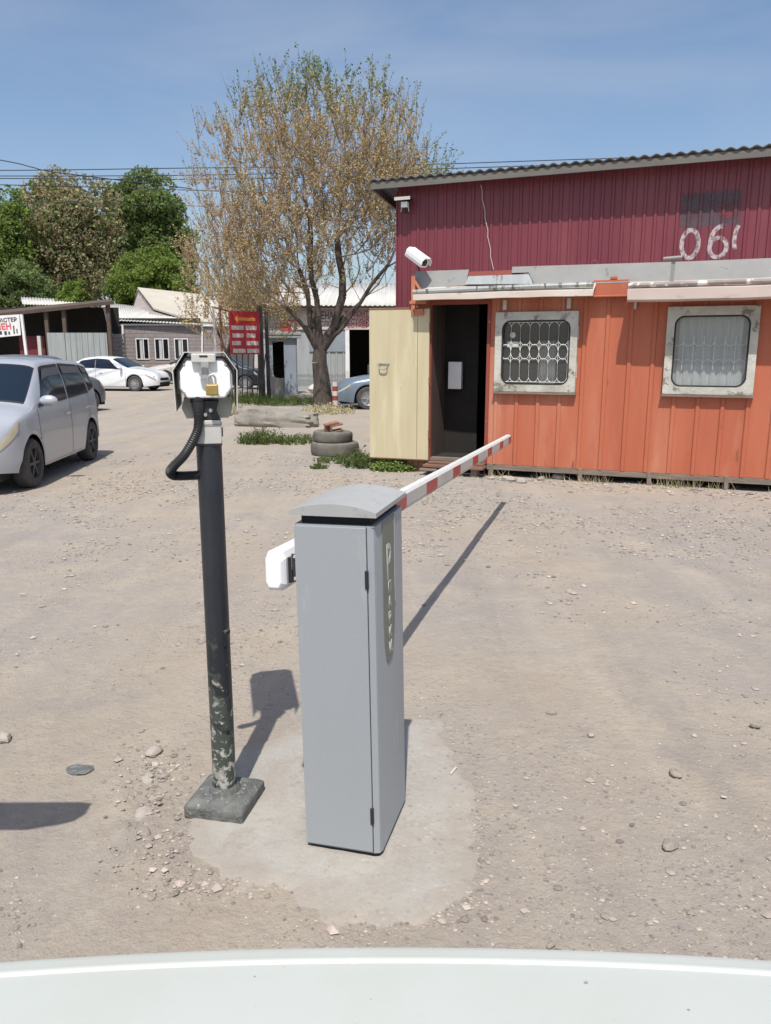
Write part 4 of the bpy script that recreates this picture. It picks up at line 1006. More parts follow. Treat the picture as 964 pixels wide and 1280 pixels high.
bo_ = bn.build('bonnet', 'bonnet_paint', wc, smooth=True, angle=38)
rnd = random.Random(4); dm = MB()
def bed(u): return NOSE_Y-.062*u*u-.35*max(0, abs(u)-.45)**2-.004*u-(NOSE_Y-2.1)
for (u0, u1, w_) in ((-.44, -.37, .0045), (-.35, -.345, .003), (-.30, -.29, .003), (-.255, -.245, .003), (-.225, -.22, .003), (-.10, -.08, .004), (.01, .025, .003), (.14, .175, .005), (.30, .305, .003), (-.20, -.197, .003)):
    n_ = 8
    for i in range(n_):
        a = u0+(u1-u0)*i/n_; b = u0+(u1-u0)*(i+1)/n_; ww = w_*rnd.uniform(.4, 1); y = bed((a+b)/2)-.0245
        z = .952-.045*a*a-.0042; dm.add([(a, y-.001, z+.004), (b, y-.001, z+.004), (b, y+ww*1.2, z-.0008), (a, y+ww*1.2, z-.0008)], [(0, 1, 2, 3)])
for _ in range(8):
    u = rnd.uniform(-.5, .5); y = bed(u)-rnd.uniform(.05, .14); r = rnd.choice([.0010, .0012, .0022]); z = .952-.045*u*u+.0030
    dm.ell((u, y, z-.001), r, r*.7, r*.5, 8, 4, .3, _)
o = dm.build('dirt_flecks', 'concrete_old', bo_); o['kind'] = 'stuff'
# ------------------------------------------------------------------ trees
def build_tubes_np(segs, name, m, parent):      # segs: (p0,p1,r0,r1,n)
    mb = MB()
    for (p0, p1, r0, r1, n_) in segs: 
        d = (p1-p0)
        if d.length < 1e-4: continue
        d.normalize(); u = d.orthogonal().normalized(); w = d.cross(u); o_ = len(mb.v)
        for (p, r) in ((p0, r0), (p1, r1)):
            for k in range(n_):
                a = 2*math.pi*k/n_; mb.v.append(tuple(p+(u*math.cos(a)+w*math.sin(a))*r))
        mb.f += [(o_+k, o_+(k+1) % n_, o_+n_+(k+1) % n_, o_+n_+k) for k in range(n_)]
    me = bpy.data.meshes.new(name); me.from_pydata(mb.v, [], mb.f); me.update()
    me.polygons.foreach_set('use_smooth', [True]*len(me.polygons))
    o = bpy.data.objects.new(name, me); COL.objects.link(o); me.materials.append(MATS[m]); o.parent = parent; return o
def leafify(name, amt=.5):
    m = MATS[name]; nt = m.node_tree; b = nt.nodes['Principled BSDF']; o_ = [n for n in nt.nodes if n.type == 'OUTPUT_MATERIAL'][0]
    src = b.inputs['Base Color'].links[0].from_socket; tl = N(nt, 'ShaderNodeBsdfTranslucent'); nt.links.new(src, tl.inputs[0])
    mx_ = N(nt, 'ShaderNodeMixShader'); mx_.inputs[0].default_value = amt; nt.links.new(b.outputs[0], mx_.inputs[1]); nt.links.new(tl.outputs[0], mx_.inputs[2]); nt.links.new(mx_.outputs[0], o_.inputs[0])
    b.inputs['Specular IOR Level'].default_value = .25
for q_ in ('leaf_green', 'leaf_dark', 'leaf_olive', 'leaf_bright', 'leaf_fresh', 'weed', 'bud_brown', 'bud_pink'): leafify(q_)
def leaves_np(P, size, name, m, parent, rng, aspect=.55, up=0.0):
    n_ = len(P); P = np.asarray(P)
    d = rng.normal(size=(n_, 3)); d[:, 2] += up; d /= np.linalg.norm(d, axis=1)[:, None]
    e = rng.normal(size=(n_, 3)); e -= (e*d).sum(1)[:, None]*d; e /= np.linalg.norm(e, axis=1)[:, None]
    s = size*(.6+.8*rng.random(n_))[:, None]; a = d*s; b = e*s*aspect
    V = np.empty((n_, 4, 3)); V[:, 0] = P; V[:, 1] = P+a*.5+b*.5; V[:, 2] = P+a; V[:, 3] = P+a*.5-b*.5
    me = bpy.data.meshes.new(name); me.vertices.add(n_*4); me.vertices.foreach_set('co', V.ravel().astype(np.float32))
    me.loops.add(n_*4); me.loops.foreach_set('vertex_index', np.arange(n_*4, dtype=np.int32))
    me.polygons.add(n_); me.polygons.foreach_set('loop_start', np.arange(0, n_*4, 4, dtype=np.int32))
    me.update(calc_edges=True); me.validate()
    o = bpy.data.objects.new(name, me); COL.objects.link(o); me.materials.append(MATS[m]); o.parent = parent; return o

def sparse_tree(name, label, base, limbs, env, natt, twigs, leafn, leaf_size, mats, seed, trunk_r=.17, top_green=None):
    rng = np.random.default_rng(seed); rnd = random.Random(seed)
    t = thing(name, label, 'tree', base)
    nodes = []; parent = []                         # skeleton
    def addn(p, par): nodes.append(Vector(p)); parent.append(par); return len(nodes)-1
    trunk_pts = limbs[0]; idx = addn(trunk_pts[0], -1)
    for p in trunk_pts[1:]: idx = addn(p, idx)
    fork = idx; trunk_n = len(nodes)
    for lb in limbs[1:]:
        j = fork if not isinstance(lb[0], int) else lb[0]
        for p in (lb if not isinstance(lb[0], int) else lb[1:]): 
            a = nodes[j]; b = Vector(p); k = max(1, int((b-a).length/.5)); pj = j
            for q in range(1, k+1):
                pp = a.lerp(b, q/k)+Vector((rnd.uniform(-.06, .06), rnd.uniform(-.06, .06), 0)); pj = addn(pp, pj)
            j = pj
    F = nodes[fork].copy(); att = []
    while len(att) < natt:
        c, r = env[rnd.randrange(len(env))]; q = Vector(rng.normal(size=3)); q.normalize(); q *= rnd.random()**.42
        p = Vector((c[0]+q.x*r[0], c[1]+q.y*r[1], c[2]+q.z*r[2]))
        if p.z > F.z*.75: att.append(p)
    att.sort(key=lambda p: (p-F).length)
    dist = {}
    def rd(i):
        s = 0
        while parent[i] >= 0: s += (nodes[i]-nodes[parent[i]]).length; i = parent[i]
        return s
    ND = np.zeros((natt*5+600, 3)); RD = np.zeros(natt*5+600); cnt = 0
    for i, p in enumerate(nodes): ND[i] = p; RD[i] = rd(i) if i >= trunk_n-1 else 50
    cnt = len(nodes); tips = []
    for p in att:
        dv = ND[:cnt]-np.array(p); dd = np.sqrt((dv**2).sum(1)); below = np.clip(dv[:, 2], 0, None)
        j = int(np.argmin(dd+.32*RD[:cnt]+1.1*below)); a = nodes[j]; L_ = (p-a).length; k = max(1, min(5, int(L_/.38)))
        g_ = (a-nodes[parent[j]]).normalized() if parent[j] >= 0 else Vector((0, 0, 1)); pj = j
        for q in range(1, k+1):
            u = q/k; pp = a.lerp(p, u)+g_*(.22*L_*u*(1-u))+Vector((0, 0, -.10*L_*math.sin(math.pi*u)))+Vector((rnd.uniform(-.04, .04), rnd.uniform(-.04, .04), rnd.uniform(-.03, .03)))
            pj = addn(pp, pj)
            if cnt < len(ND): ND[cnt] = pp; RD[cnt] = RD[j]+L_*u; cnt += 1
        tips.append(pj)
    nch = [0]*len(nodes); load = [0.0]*len(nodes)
    for i in range(len(nodes)-1, 0, -1):
        if load[i] == 0: load[i] = 1
        load[parent[i]] += load[i]
    rad = lambda l: .0062*l**.47
    segs = []; tsegs = []; sc = trunk_r/rad(load[fork])
    rr = [min(trunk_r*.66, max(.006, rad(l)*(1+(sc-1)*min(1, l/load[fork]*2.2)))) for l in load]
    for i in range(1, len(nodes)):
        p = parent[i]; r0 = rr[p] if rr[p] < rr[i]*1.5 else rr[i]*1.25
        if i < trunk_n: r0, r1 = trunk_r*((1.35, 1.0, .88, .74)[min(p, 3)]), trunk_r*((1.35, 1.0, .88, .74)[min(i, 3)]); tsegs.append((nodes[p], nodes[i], r0, r1, 12)); continue
        (segs if rr[i] < .045 else tsegs).append((nodes[p], nodes[i], r0, rr[i], 8 if rr[i] > .045 else (4 if rr[i] > .014 else 3)))
    LP = []; TG = []
    for lb in limbs[1:]:
        if not isinstance(lb[0], int): tsegs.append((nodes[fork]-Vector((0, 0, .12)), nodes[fork].lerp(Vector(lb[0]), .75), trunk_r*.62, trunk_r*.34, 10))
    c0, r0_ = env[0]
    for i in range(fork+1, len(nodes)):
        if load[i] > 14: continue
        for _ in range(twigs if load[i] < 3 else 1):
            out = (nodes[i]-nodes[parent[i]]).normalized()
            d = (out*.7+Vector(rng.normal(size=3))*.38+Vector((0, 0, .95))).normalized(); L_ = rnd.uniform(.35, .95)
            a = nodes[i]; b = a+d*L_*.5+Vector(rng.normal(size=3))*.03; c = b+(d+Vector((0, 0, .25))).normalized()*L_*.5
            segs.append((a, b, .0065, .005, 3)); segs.append((b, c, .005, .003, 3))
            for q in range(leafn):
                u = rnd.random(); p = a.lerp(b, u*2) if u < .5 else b.lerp(c, u*2-1)
                p = p+Vector(rng.normal(size=3))*.014
                green = top_green and (p.z > top_green[0]+rnd.uniform(-.7, .7) or p.x > top_green[1]+rnd.uniform(-.5, .5))
                (TG if green else LP).append(tuple(p))
    build_tubes_np(tsegs, 'trunk', 'bark', t); build_tubes_np(segs, 'branches', 'twig', t)
    LP = np.array(LP); half = rng.random(len(LP)) < .5
    leaves_np(LP[half], leaf_size, 'buds', mats[0], t, rng, .6); leaves_np(LP[~half], leaf_size, 'buds', mats[1], t, rng, .6)
    if TG: leaves_np(np.array(TG), leaf_size*1.25, 'young_leaves', 'leaf_fresh', t, rng, .55)
    return t
# children coordinates are relative to the tree's base
TB = Vector((-1.86, 23.0, 0))
main_limbs = [[(0, 0, -.05), (-.02, 0, .7), (-.08, .0, 1.3), (-.05, 0, 1.75)],
    [(-.35, .1, 2.4), (-.45, .2, 3.3), (-.9, .3, 4.6), (-1.6, .4, 6.0)],
    [(-.1, -.2, 2.6), (-.25, -.4, 3.6), (-.2, -.5, 5.2), (-.5, -.6, 7.2)],
    [(.35, .1, 2.3), (.55, .1, 3.2), (.5, .2, 4.8), (.6, .3, 6.8)],
    [(.5, -.2, 2.2), (1.1, -.3, 3.0), (1.9, -.4, 4.0), (2.6, -.4, 5.2)],
    [(.9, .4, 2.9), (1.7, .8, 3.6), (2.3, 1.0, 4.6)],
    [(-.6, -.3, 2.5), (-1.4, -.6, 3.2), (-2.3, -.7, 4.2), (-2.9, -.7, 5.3)],
    [(-.4, .7, 3.0), (-.8, 1.4, 4.4), (-1.0, 1.7, 6.0)]]
sparse_tree('budding_tree', 'tall wide budding tree with bronze twigs and forked trunk', TB, main_limbs,
    [((.0, 0, 5.9), (3.6, 2.8, 3.0)), ((-.1, 0, 6.2), (3.55, 2.7, 2.8)), ((-1.7, 0, 4.3), (2.1, 1.8, 1.7)), ((.1, 0, 7.1), (2.7, 2.0, 2.0)), ((1.9, 0, 5.6), (1.9, 1.6, 1.5))],
    1500, 4, 18, .054, ('bud_brown', 'bud_pink'), 11, trunk_r=.25, top_green=(8.3, 3.1))
sparse_tree('budding_tree', 'low pinkish budding tree behind the red signboard', (-5.6, 27.5, 0),
    [[(0, 0, -.05), (0, 0, 1.0), (.05, 0, 1.6)], [(-.4, .1, 2.6), (-.8, .1, 3.8)], [(.3, .1, 2.6), (.5, 0, 4.0)], [(.9, 0, 2.5), (1.4, 0, 3.3)]],
    [((.1, 0, 3.5), (1.75, 1.4, 2.0)), ((1.2, 0, 2.9), (1.5, 1.2, 1.2))], 380, 3, 11, .07, ('bud_pink', 'bud_brown'), 5, trunk_r=.09)

def leafy_tree(name, label, base, lobes, n, size, m, seed, trunk_h, trunk_r=.25, m2=None):
    rng = np.random.default_rng(seed); t = thing(name, label, 'tree', base); pts = []
    sub = []
    for (c, r) in lobes:                           # each lobe is broken up into small clumps
        k = int(26*max(r)**1.1/2)+8
        for _ in range(k):
            q = rng.normal(size=3); q /= np.linalg.norm(q); q *= rng.random()**.33
            sub.append((np.array(c)+q*np.array(r)*.86, min(r)*(.20+.20*rng.random())))
    w = np.array([s[1]**2 for s in sub]); w /= w.sum(); pick = rng.choice(len(sub), n, p=w)
    q = rng.normal(size=(n, 3)); q /= np.linalg.norm(q, axis=1)[:, None]; q *= (.55+.5*rng.random(n)**.6)[:, None]
    C_ = np.array([s[0] for s in sub])[pick]; Rr = np.array([s[1] for s in sub])[pick]
    P = C_+q*Rr[:, None]*np.array([1.15, 1.15, .85])
    P = P[P[:, 2] > .1]
    ms = (m, m2 or m); h_ = rng.random(len(P)) < (.62 if m2 else 2)
    leaves_np(P[h_], size, 'crown', m, t, rng, .7, up=.2)
    if m2: leaves_np(P[~h_], size, 'crown', m2, t, rng, .7, up=.2)
    segs = [(Vector((0, 0, -.1)), Vector((.1, 0, trunk_h)), trunk_r*1.2, trunk_r*.8, 10)]
    rnd = random.Random(seed)
    for s in rnd.sample(sub, min(26, len(sub))):
        a = Vector((.1, 0, trunk_h*rnd.uniform(.6, 1))); b = Vector(s[0]); md = a.lerp(b, .5)+Vector((0, 0, -.05*(b-a).length))
        segs += [(a, md, trunk_r*.45, trunk_r*.25, 6), (md, b, trunk_r*.25, .02, 5)]
    build_tubes_np(segs, 'trunk', 'bark', t); return t
def lob(base, px, py, rpx, rpy, Y, ry=None):
    c = at(px, py, Y)-Vector(base); k = Y/FOC; return (tuple(c), (rpx*k, ry or rpx*k*.8, rpy*k))
def T(name, label, bx, Y, lobs, n, size, m, seed, th, m2=None, tr=.25):
    b = (at(bx, 440, Y).x, Y, 0); leafy_tree(name, label, b, [lob(b, *l, Y) for l in lobs], n, size, m, seed, th, tr, m2)
GRP = None
T('leafy_tree', 'big olive brown tree in the middle of the left treeline', 92, 62, [(85, 300, 62, 75), (70, 270, 45, 48), (118, 275, 38, 52), (95, 345, 55, 40), (55, 330, 42, 50)], 60000, .23, 'leaf_olive', 1, 5, 'leaf_dark')
T('leafy_tree', 'dark green tree at the right end of the left treeline', 185, 66, [(180, 270, 48, 55), (205, 310, 40, 55), (165, 320, 42, 60), (222, 300, 22, 42), (152, 250, 20, 30)], 52000, .24, 'leaf_dark', 2, 5, 'leaf_green')
T('leafy_tree', 'fresh green tree at the left edge above the carport', -10, 58, [(-15, 290, 50, 65), (10, 330, 35, 50), (-30, 330, 60, 60), (18, 268, 18, 35)], 36000, .22, 'leaf_green', 3, 4, 'leaf_bright')
T('leafy_tree', 'bright green bushy tree above the block house roof', 195, 54, [(190, 352, 50, 32), (165, 365, 35, 26), (225, 362, 28, 24), (195, 325, 22, 18)], 36000, .19, 'leaf_bright', 4, 2, 'leaf_green')
T('leafy_tree', 'small yellow green sapling between treeline and carport roof', 97, 52, [(97, 362, 17, 20), (90, 376, 22, 14)], 9000, .17, 'leaf_bright', 5, 1.5)
T('leafy_tree', 'shaded dark tree low at the left edge behind carport', 25, 56, [(25, 360, 35, 35), (-15, 365, 40, 35), (60, 375, 30, 22)], 22000, .21, 'leaf_dark', 6, 2)
T('leafy_tree', 'distant green bushes above the pale garage roof', 380, 75, [(340, 395, 45, 38), (400, 392, 50, 34), (455, 400, 45, 28), (300, 390, 40, 40)], 26000, .26, 'leaf_green', 8, 2, 'leaf_olive')

# ------------------------------------------------------------------ left background buildings
def at3(px, py, Y): return tuple(at(px, py, Y))
def quad_slab(name, m, parent, pts, th=.08):
    mb = MB(); n_ = len(pts); P = [Vector(p) for p in pts]; nrm = (P[1]-P[0]).cross(P[2]-P[0]).normalized()*th
    mb.v = [tuple(p) for p in P]+[tuple(p-nrm) for p in P]
    mb.f = [tuple(range(n_)), tuple(range(2*n_-1, n_-1, -1))]+[(i, (i+1) % n_, (i+1) % n_+n_, i+n_) for i in range(n_)]
    return mb.build(name, m, parent)
def corr_roof(name, m, parent, a, b, c, d, pitch=.18, amp=.025):   # a-b eave, d-c ridge, waves along eave
    a, b, c, d = map(Vector, (a, b, c, d)); n_ = int((b-a).length/pitch*6); mb = MB(); nr = (b-a).cross(d-a).normalized()
    for i in range(n_+1):
        t = i/n_; w = nr*amp*math.sin(2*math.pi*i/6); mb.v += [tuple(a.lerp(b, t)+w), tuple(d.lerp(c, t)+w)]
    mb.f = [(2*i, 2*i+2, 2*i+3, 2*i+1) for i in range(n_)]
    o = mb.build(name, m, parent, smooth=True, angle=180); so = o.modifiers.new('s', 'SOLIDIFY'); so.thickness = .02; return o
Yh = 43.0; px2x = lambda px, Y: (px-482)/FOC*Y*1.0*1.0
def X(px, Y): return at(px, 440, Y).x
def Zp(py, Y): return at(482, py, Y).z
house = thing('block_house', 'low grey block house with three white framed windows', 'house', (X(155, Yh), Yh, 0))
bx = X(155, Yh); HX1 = X(290, Yh)-bx; HZ = Zp(406, Yh)
wins = [(170.5, 187), (194, 212), (218.5, 236)]
wz0, wz1 = Zp(449.5, Yh), Zp(423, Yh)
hw_ = MB(); xsb = [0]+[q for a, b in wins for q in (X(a, Yh)-bx, X(b, Yh)-bx)]+[HX1]
for i, (a, b) in enumerate(zip(xsb, xsb[1:])):
    if i % 2 == 0: hw_.box(a, b, 0, .25, -.05, HZ)
    else: hw_.box(a, b, 0, .25, -.05, wz0); hw_.box(a, b, 0, .25, wz1, HZ)
hw_.box(0, .25, .25, 7, -.05, HZ).box(HX1-.25, HX1, .25, 7, -.05, HZ).box(0, HX1, 7, 7.2, -.05, HZ)
hw_.build('wall', 'block_wall', house)
mj = MB()
for k in range(1, int(HZ/.20)):
    z = k*.20
    for i, (a, b) in enumerate(zip(xsb, xsb[1:])):
        if i % 2 == 0 or z < wz0 or z > wz1: mj.box(a+.002, b-.002, -.006, -.001, z-.012, z+.012)
    x = .2+(.2 if k % 2 else 0)
    while x < HX1-.1:
        if not (wz0-.2 < z+.0 < wz1 and any(X(a, Yh)-bx-.02 < x < X(b, Yh)-bx+.02 for a, b in wins)): mj.box(x-.009, x+.009, -.005, -.001, z+.013, z+.187)
        x += .40
mj.build('mortar_joints', 'mortar', house)
for (a, b) in wins:
    x0_, x1_ = X(a, Yh)-bx, X(b, Yh)-bx; wd = x1_-x0_
    fr_ = MB().box(x0_, x1_, -.04, .04, wz0, wz0+.05).box(x0_, x1_, -.04, .04, wz1-.05, wz1).box(x0_, x0_+.05, -.04, .04, wz0+.05, wz1-.05).box(x1_-.05, x1_, -.04, .04, wz0+.05, wz1-.05).box(x0_+wd*.55, x0_+wd*.55+.05, -.04, .04, wz0+.05, wz1-.05)
    f_ = fr_.build('window', 'white_paint', house)
    MB().box(x0_+.05, x1_-.05, .0, .012, wz0+.05, wz1-.05).build('pane', 'car_glass_dark', f_)
    MB().box(x0_+wd*.3, x0_+wd*.5, -.008, -.004, wz0+.06, wz1-.06).build('curtain', 'curtain', f_)
MB().box(-.05, HX1*.72, -.10, -.02, HZ-.04, HZ+.05).build('eave_gutter', 'white_paint', house)
MB().box(HX1*.72+.15, HX1, -.10, -.02, HZ-.08, HZ+.01).build('eave_gutter', 'white_paint', house)
MB().bar((0.05, -.06, HZ), (0.0, -.06, .8), .10).build('downpipe', 'white_paint', house)
MB().bar((HX1*.74, -.06, HZ-.05), (HX1*.72, -.06, .8), .08).build('downpipe', 'white_paint', house)
bw = Vector(house.location)
rl_ = lambda px, py, Y: tuple(at(px, py, Y)-bw)
corr_roof('roof', 'roof_white', house, rl_(118, 399, Yh-.2), rl_(252, 405.5, Yh-.3), rl_(205, 387, Yh+5), rl_(130, 378, Yh+5))
MB().box(-2.0, HX1*.72, .0, .1, HZ, HZ+.35).build('roof_void', 'dark_shed', house)
h2 = thing('gabled_house', 'beige gable roofed house rising behind the block house', 'house', (X(200, Yh+4), Yh+4, 0))
b2 = Vector(h2.location); q2 = lambda px, py, Y: tuple(at(px, py, Y)-b2)
quad_slab('roof', 'roof_beige', h2, [q2(192, 387, Yh+2.6), q2(248, 404, Yh+.9), q2(296, 406, Yh+.9), q2(281, 373, Yh+8), q2(172, 361, Yh+8)][::-1], .10)
quad_slab('roof', 'roof_beige', h2, [q2(172, 361, Yh+8), q2(281, 373, Yh+8), q2(284, 392, Yh+12), q2(164, 386, Yh+12)], .1)
g_ = MB(); P = [q2(173, 364, Yh+8), q2(192, 389, Yh+2.7), q2(246, 406, Yh+1.0), q2(160, 406, Yh+1.2), q2(166, 385, Yh+8)]
quad_slab('gable_wall', 'block_wall', h2, P, .1)
z_ = Zp(404, Yh+4); MB().box(-3.0, 4.5, -2.2, 6, -.05, z_-.2).build('wall', 'block_wall', h2)

# carport / shed
Yc = 38.0; cp = thing('carport', 'dark open carport with sloping brown roof and grey gate', 'carport', (X(30, Yc), Yc, 0)); bc = Vector(cp.location)
qc = lambda px, py, Y: tuple(at(px, py, Y)-bc)
quad_slab('roof', 'beam_brown', cp, [qc(-60, 398, Yc-.3), qc(142, 376, Yc-.3), qc(137, 374, Yc+2.5), qc(-60, 393, Yc+2.5)], .16)
for a, b in ((139, 376), (84, 384), (62, 386), (-30, 395)):
    MB().bar((X(a, Yc)-bc.x, 0, -.05), (X(a, Yc)-bc.x, 0, Zp(b, Yc)-.1), .17).build('post', 'beam_brown', cp)
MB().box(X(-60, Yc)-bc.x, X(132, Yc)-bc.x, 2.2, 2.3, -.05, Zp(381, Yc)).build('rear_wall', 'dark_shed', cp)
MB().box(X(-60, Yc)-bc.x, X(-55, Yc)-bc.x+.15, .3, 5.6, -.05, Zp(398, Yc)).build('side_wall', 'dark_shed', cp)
w = ribwall(X(84, Yc)-bc.x, X(136, Yc)-bc.x, 0, Zp(416, Yc), .28, .12, .04, base=-.1); w.build('gate_panel', 'sheet_grey', cp)
MB().box(X(62, Yc)-bc.x, X(84, Yc)-bc.x-.02, -.12, -.08, 0, Zp(416, Yc)).build('gate_panel', 'sheet_grey', cp)
MB().box(X(18, Yc)-bc.x, X(50, Yc)-bc.x, .6, .7, 0, Zp(420, Yc)).build('red_partition', 'dark_red_wall', cp)
MB().bar((X(52, Yc)-bc.x, -.1, 0), (X(52, Yc)-bc.x, -.1, Zp(420, Yc)), .16).build('post', 'light_grey_metal', cp)
bwall = thing('block_pier', 'grey block garden wall between the grey gate and house', 'wall', (X(136, 40), 40, 0))
m_ = MB()
for k in range(12):
    m_.box(0+.01*(k % 2), X(156, 40)-X(136, 40)-.02*(k % 2), 0, .3, k*.21, k*.21+.195)
m_.build('block_course', 'block_wall', bwall)
MB().bar((.15, -.1, Zp(406, 40)), (.0, -.1, Zp(384, 40)), .14).bar((.15, -.1, Zp(406, 40)), (.22, -.1, Zp(420, 40)), .12).build('pale_post', 'white_paint', bwall)
ar = thing('pale_roof', 'pale sheet roof showing behind the carport', 'roof', (X(60, 50), 50, 0)); ba = Vector(ar.location)
corr_roof('roof', 'roof_white', ar, tuple(at(28, 380, 48)-ba), tuple(at(105, 382, 48)-ba), tuple(at(100, 375, 54)-ba), tuple(at(26, 371, 54)-ba))
MB().box(-2, 2.2, -1.8, 3, 0, Zp(382, 48)-.1).build('wall', 'block_wall', ar)
# left shop sign on pole
sg = thing('shop_sign', 'white shop sign with black and red lettering on leaning pole', 'sign', (X(32, 30), 30, 0)); b3 = Vector(sg.location)
q3 = lambda px, py, Y=30: tuple(at(px, py, Y)-b3)
quad_slab('board', 'white_paint', sg, [q3(-25, 424), q3(26, 419), q3(24, 393), q3(-25, 396)], .05)
MB().bar((.05, .06, -.05), q3(27, 393, 30.06), .09).build('pole', 'white_paint', sg)
lettering('МАСТЕР', .20, 'sign_text_dark', sg, (X(-2, 30)-b3.x, -.012, Zp(403, 30)), (math.pi/2, -R(3), 0), bold=.004)
lettering('МЕН', .30, 'sign_text_pink', sg, (X(-4, 30)-b3.x, -.012, Zp(412.5, 30)), (math.pi/2, -R(4), 0), bold=.01)
mb = MB()
for (a, b, c, d) in ((0, 5, 414, 418), (8, 11, 414, 418.5), (13, 15, 414.5, 418), (19.5, 21, 407, 417), (23.3, 24.6, 411, 416.5)): mb.box(X(a, 30)-b3.x, X(b, 30)-b3.x, -.012, -.003, Zp(d, 30), Zp(c, 30))
mb.build('sign_pictures', 'rim_dark', sg)

# ------------------------------------------------------------------ middle: garage, kiosk, signboard
Yg = 33.0; ga = thing('garage', 'long pale garage with lettered sign band and dark open bay', 'garage', (X(330, Yg), Yg, 0)); b4 = Vector(ga.location)
gx = lambda px: X(px, Yg)-b4.x; gzp = lambda py: Zp(py, Yg)
zs0, zs1, ze = gzp(412), gzp(388), gzp(385)
w = ribwall(gx(387), gx(432), -.05, zs0, .30, .1, .03); w.build('wall', 'hangar_wall', ga)
MB().box(gx(330), gx(387), -.02, .1, -.05, zs1).build('wall', 'hangar_wall', ga)
MB().box(gx(387), gx(437), -.05, .08, zs0-.9, zs0-.001).build('upper_wall_panel', 'kiosk_grey', ga)
MB().box(gx(432), gx(437), -.08, .1, -.05, zs0-.001).build('bay_post', 'white_paint', ga)
MB().box(gx(505), gx(650), -.02, .1, -.05, zs0).build('wall', 'hangar_wall', ga)
MB().box(gx(372), gx(650), -.09, .02, zs0, zs1).build('sign_band', 'sign_pink', ga)
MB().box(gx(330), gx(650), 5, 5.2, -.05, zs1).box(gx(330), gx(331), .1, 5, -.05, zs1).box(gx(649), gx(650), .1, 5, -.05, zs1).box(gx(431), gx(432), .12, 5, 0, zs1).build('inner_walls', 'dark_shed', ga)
MB().box(gx(326), gx(655), -.45, .1, zs1+.002, ze+.06).build('eave', 'beam_brown', ga)
corr_roof('roof', 'roof_white', ga, (gx(325), -.5, ze+.08), (gx(655), -.5, ze+.08), (gx(655), 6, ze+1.5), (gx(325), 6, ze+1.5), pitch=.2)
MB().box(gx(352), gx(372), -.06, -.025, gzp(420), gzp(400)).build('red_emblem_panel', 'sign_red', ga)
m_ = MB().prism([(gx(360), gzp(401)), (gx(369), gzp(417)), (gx(371), gzp(404))], -.075, -.062); m_.build('emblem_stroke', 'sign_pale', ga)
lettering('ЗАМЕНА', .42, 'sign_text_dark', ga, (gx(386), -.10, gzp(399)), (math.pi/2, 0, 0), bold=.006, sx=.60)
lettering('МАСЛО', .30, 'sign_text_dark', ga, (gx(389), -.10, gzp(408)), (math.pi/2, 0, 0), sx=.8)
for i, s_ in enumerate(('РЕМОНТ ХОДОВОЙ', 'ПРОТОЧКА ТОРМОЗ', 'РЕСТАВРАЦИЯ', 'РЕСТАВРАЦИЯ')):
    lettering(s_, .23, 'sign_text_red', ga, (gx(430.5 if i else 432), -.10, gzp(394.5+5.1*i)), (math.pi/2, 0, 0), bold=.004)

Yk = 30.0; ks = thing('kiosk', 'grey metal guard kiosk with open dark doorway beside the tree', 'kiosk', (X(346, Yk), Yk, 0), R(14)); 
kw, kd, kh = 1.42, 1.0, 2.12
w = MB().box(0, .12, 0, .05, 0, kh).box(.55, kw-.38, 0, .05, 0, kh).box(.12, .55, 0, .05, 2.0, kh).box(0, .05, .05, kd, 0, kh).box(.0, kw-.38, kd-.05, kd, 0, kh)
w.build('wall', 'kiosk_grey', ks)
ks.location.x = X(337, Yk)
MB().box(kw-.41, kw-.36, .0, kd, 0, kh).build('side_wall', 'kiosk_grey', ks)
MB().box(-.12, kw-.22, -.14, kd+.1, kh+.002, kh+.24).build('roof', 'sheet_grey', ks, bevel=.02)
MB().box(-.13, kw-.21, -.15, -.142, kh+.10, kh+.13).build('roof_trim', 'rim_dark', ks)
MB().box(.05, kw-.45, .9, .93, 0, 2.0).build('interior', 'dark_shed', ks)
MB().bar((.02, -.25, .9), (.42, -.15, .05), .03).build('prop', 'light_grey_metal', ks)
sk = MB().ell((0, 0, .16), .30, .2, .2, 14, 8, .08, 3).ell((.28, .05, .12), .2, .18, .15, 12, 8, .08, 4)
tag(sk.build('sacks', 'sack', None, smooth=True, loc=(X(394, 31), 31, 0)), 'white sacks slumped beside the grey kiosk', 'sacks')

Ys = 25.0; sb = thing('signboard', 'red signboard with orange arrow on a rusty bar fence', 'signboard', (X(288, Ys), Ys, 0), R(32)); 
bwid = 1.02
zb0, zb1 = Zp(443, Ys), Zp(388.5, Ys)
MB().box(0, bwid, -.03, .0, zb0, zb1).build('board', 'sign_red', sb)
m_ = MB().prism([(.15, zb1-.24), (.30, zb1-.12), (.30, zb1-.19), (.88, zb1-.20), (.86, zb1-.30), (.30, zb1-.29), (.30, zb1-.35)], -.036, -.031); m_.build('arrow', 'sign_orange', sb)
for r in range(4):
    for c in range(2):
        x0_ = .06+c*.48+.02*(r % 2); wd = (.41, .37, .30, .42)[(r+c) % 4]
        pm = MB().box(x0_, x0_+wd, -.036, -.031, zb1-.58-.24*r, zb1-.45-.24*r); pm.build('text_block', 'sign_pale', sb)
fn = MB()
for i in range(7): fn.bar((.02+.165*i, .03, -.02), (.02+.2*i, .03, zb0+.02), .03)
fn.bar((0, .03, .15), (1.05, .03, .15), .03).bar((0, .03, .85), (1.05, .03, .85), .03); fn.build('fence_bars', 'rim_dark', sb)
for i in (0, 1): MB().bar((-.28-.22*i, .0, -.02), (-.28-.22*i, .0, zb1+.10), .055).build('frame_post', 'light_grey_metal' if i else 'rust', sb)
MB().bar((-.5, 0, .9), (0, 0, .9), .03).build('frame_rail', 'rust', sb)
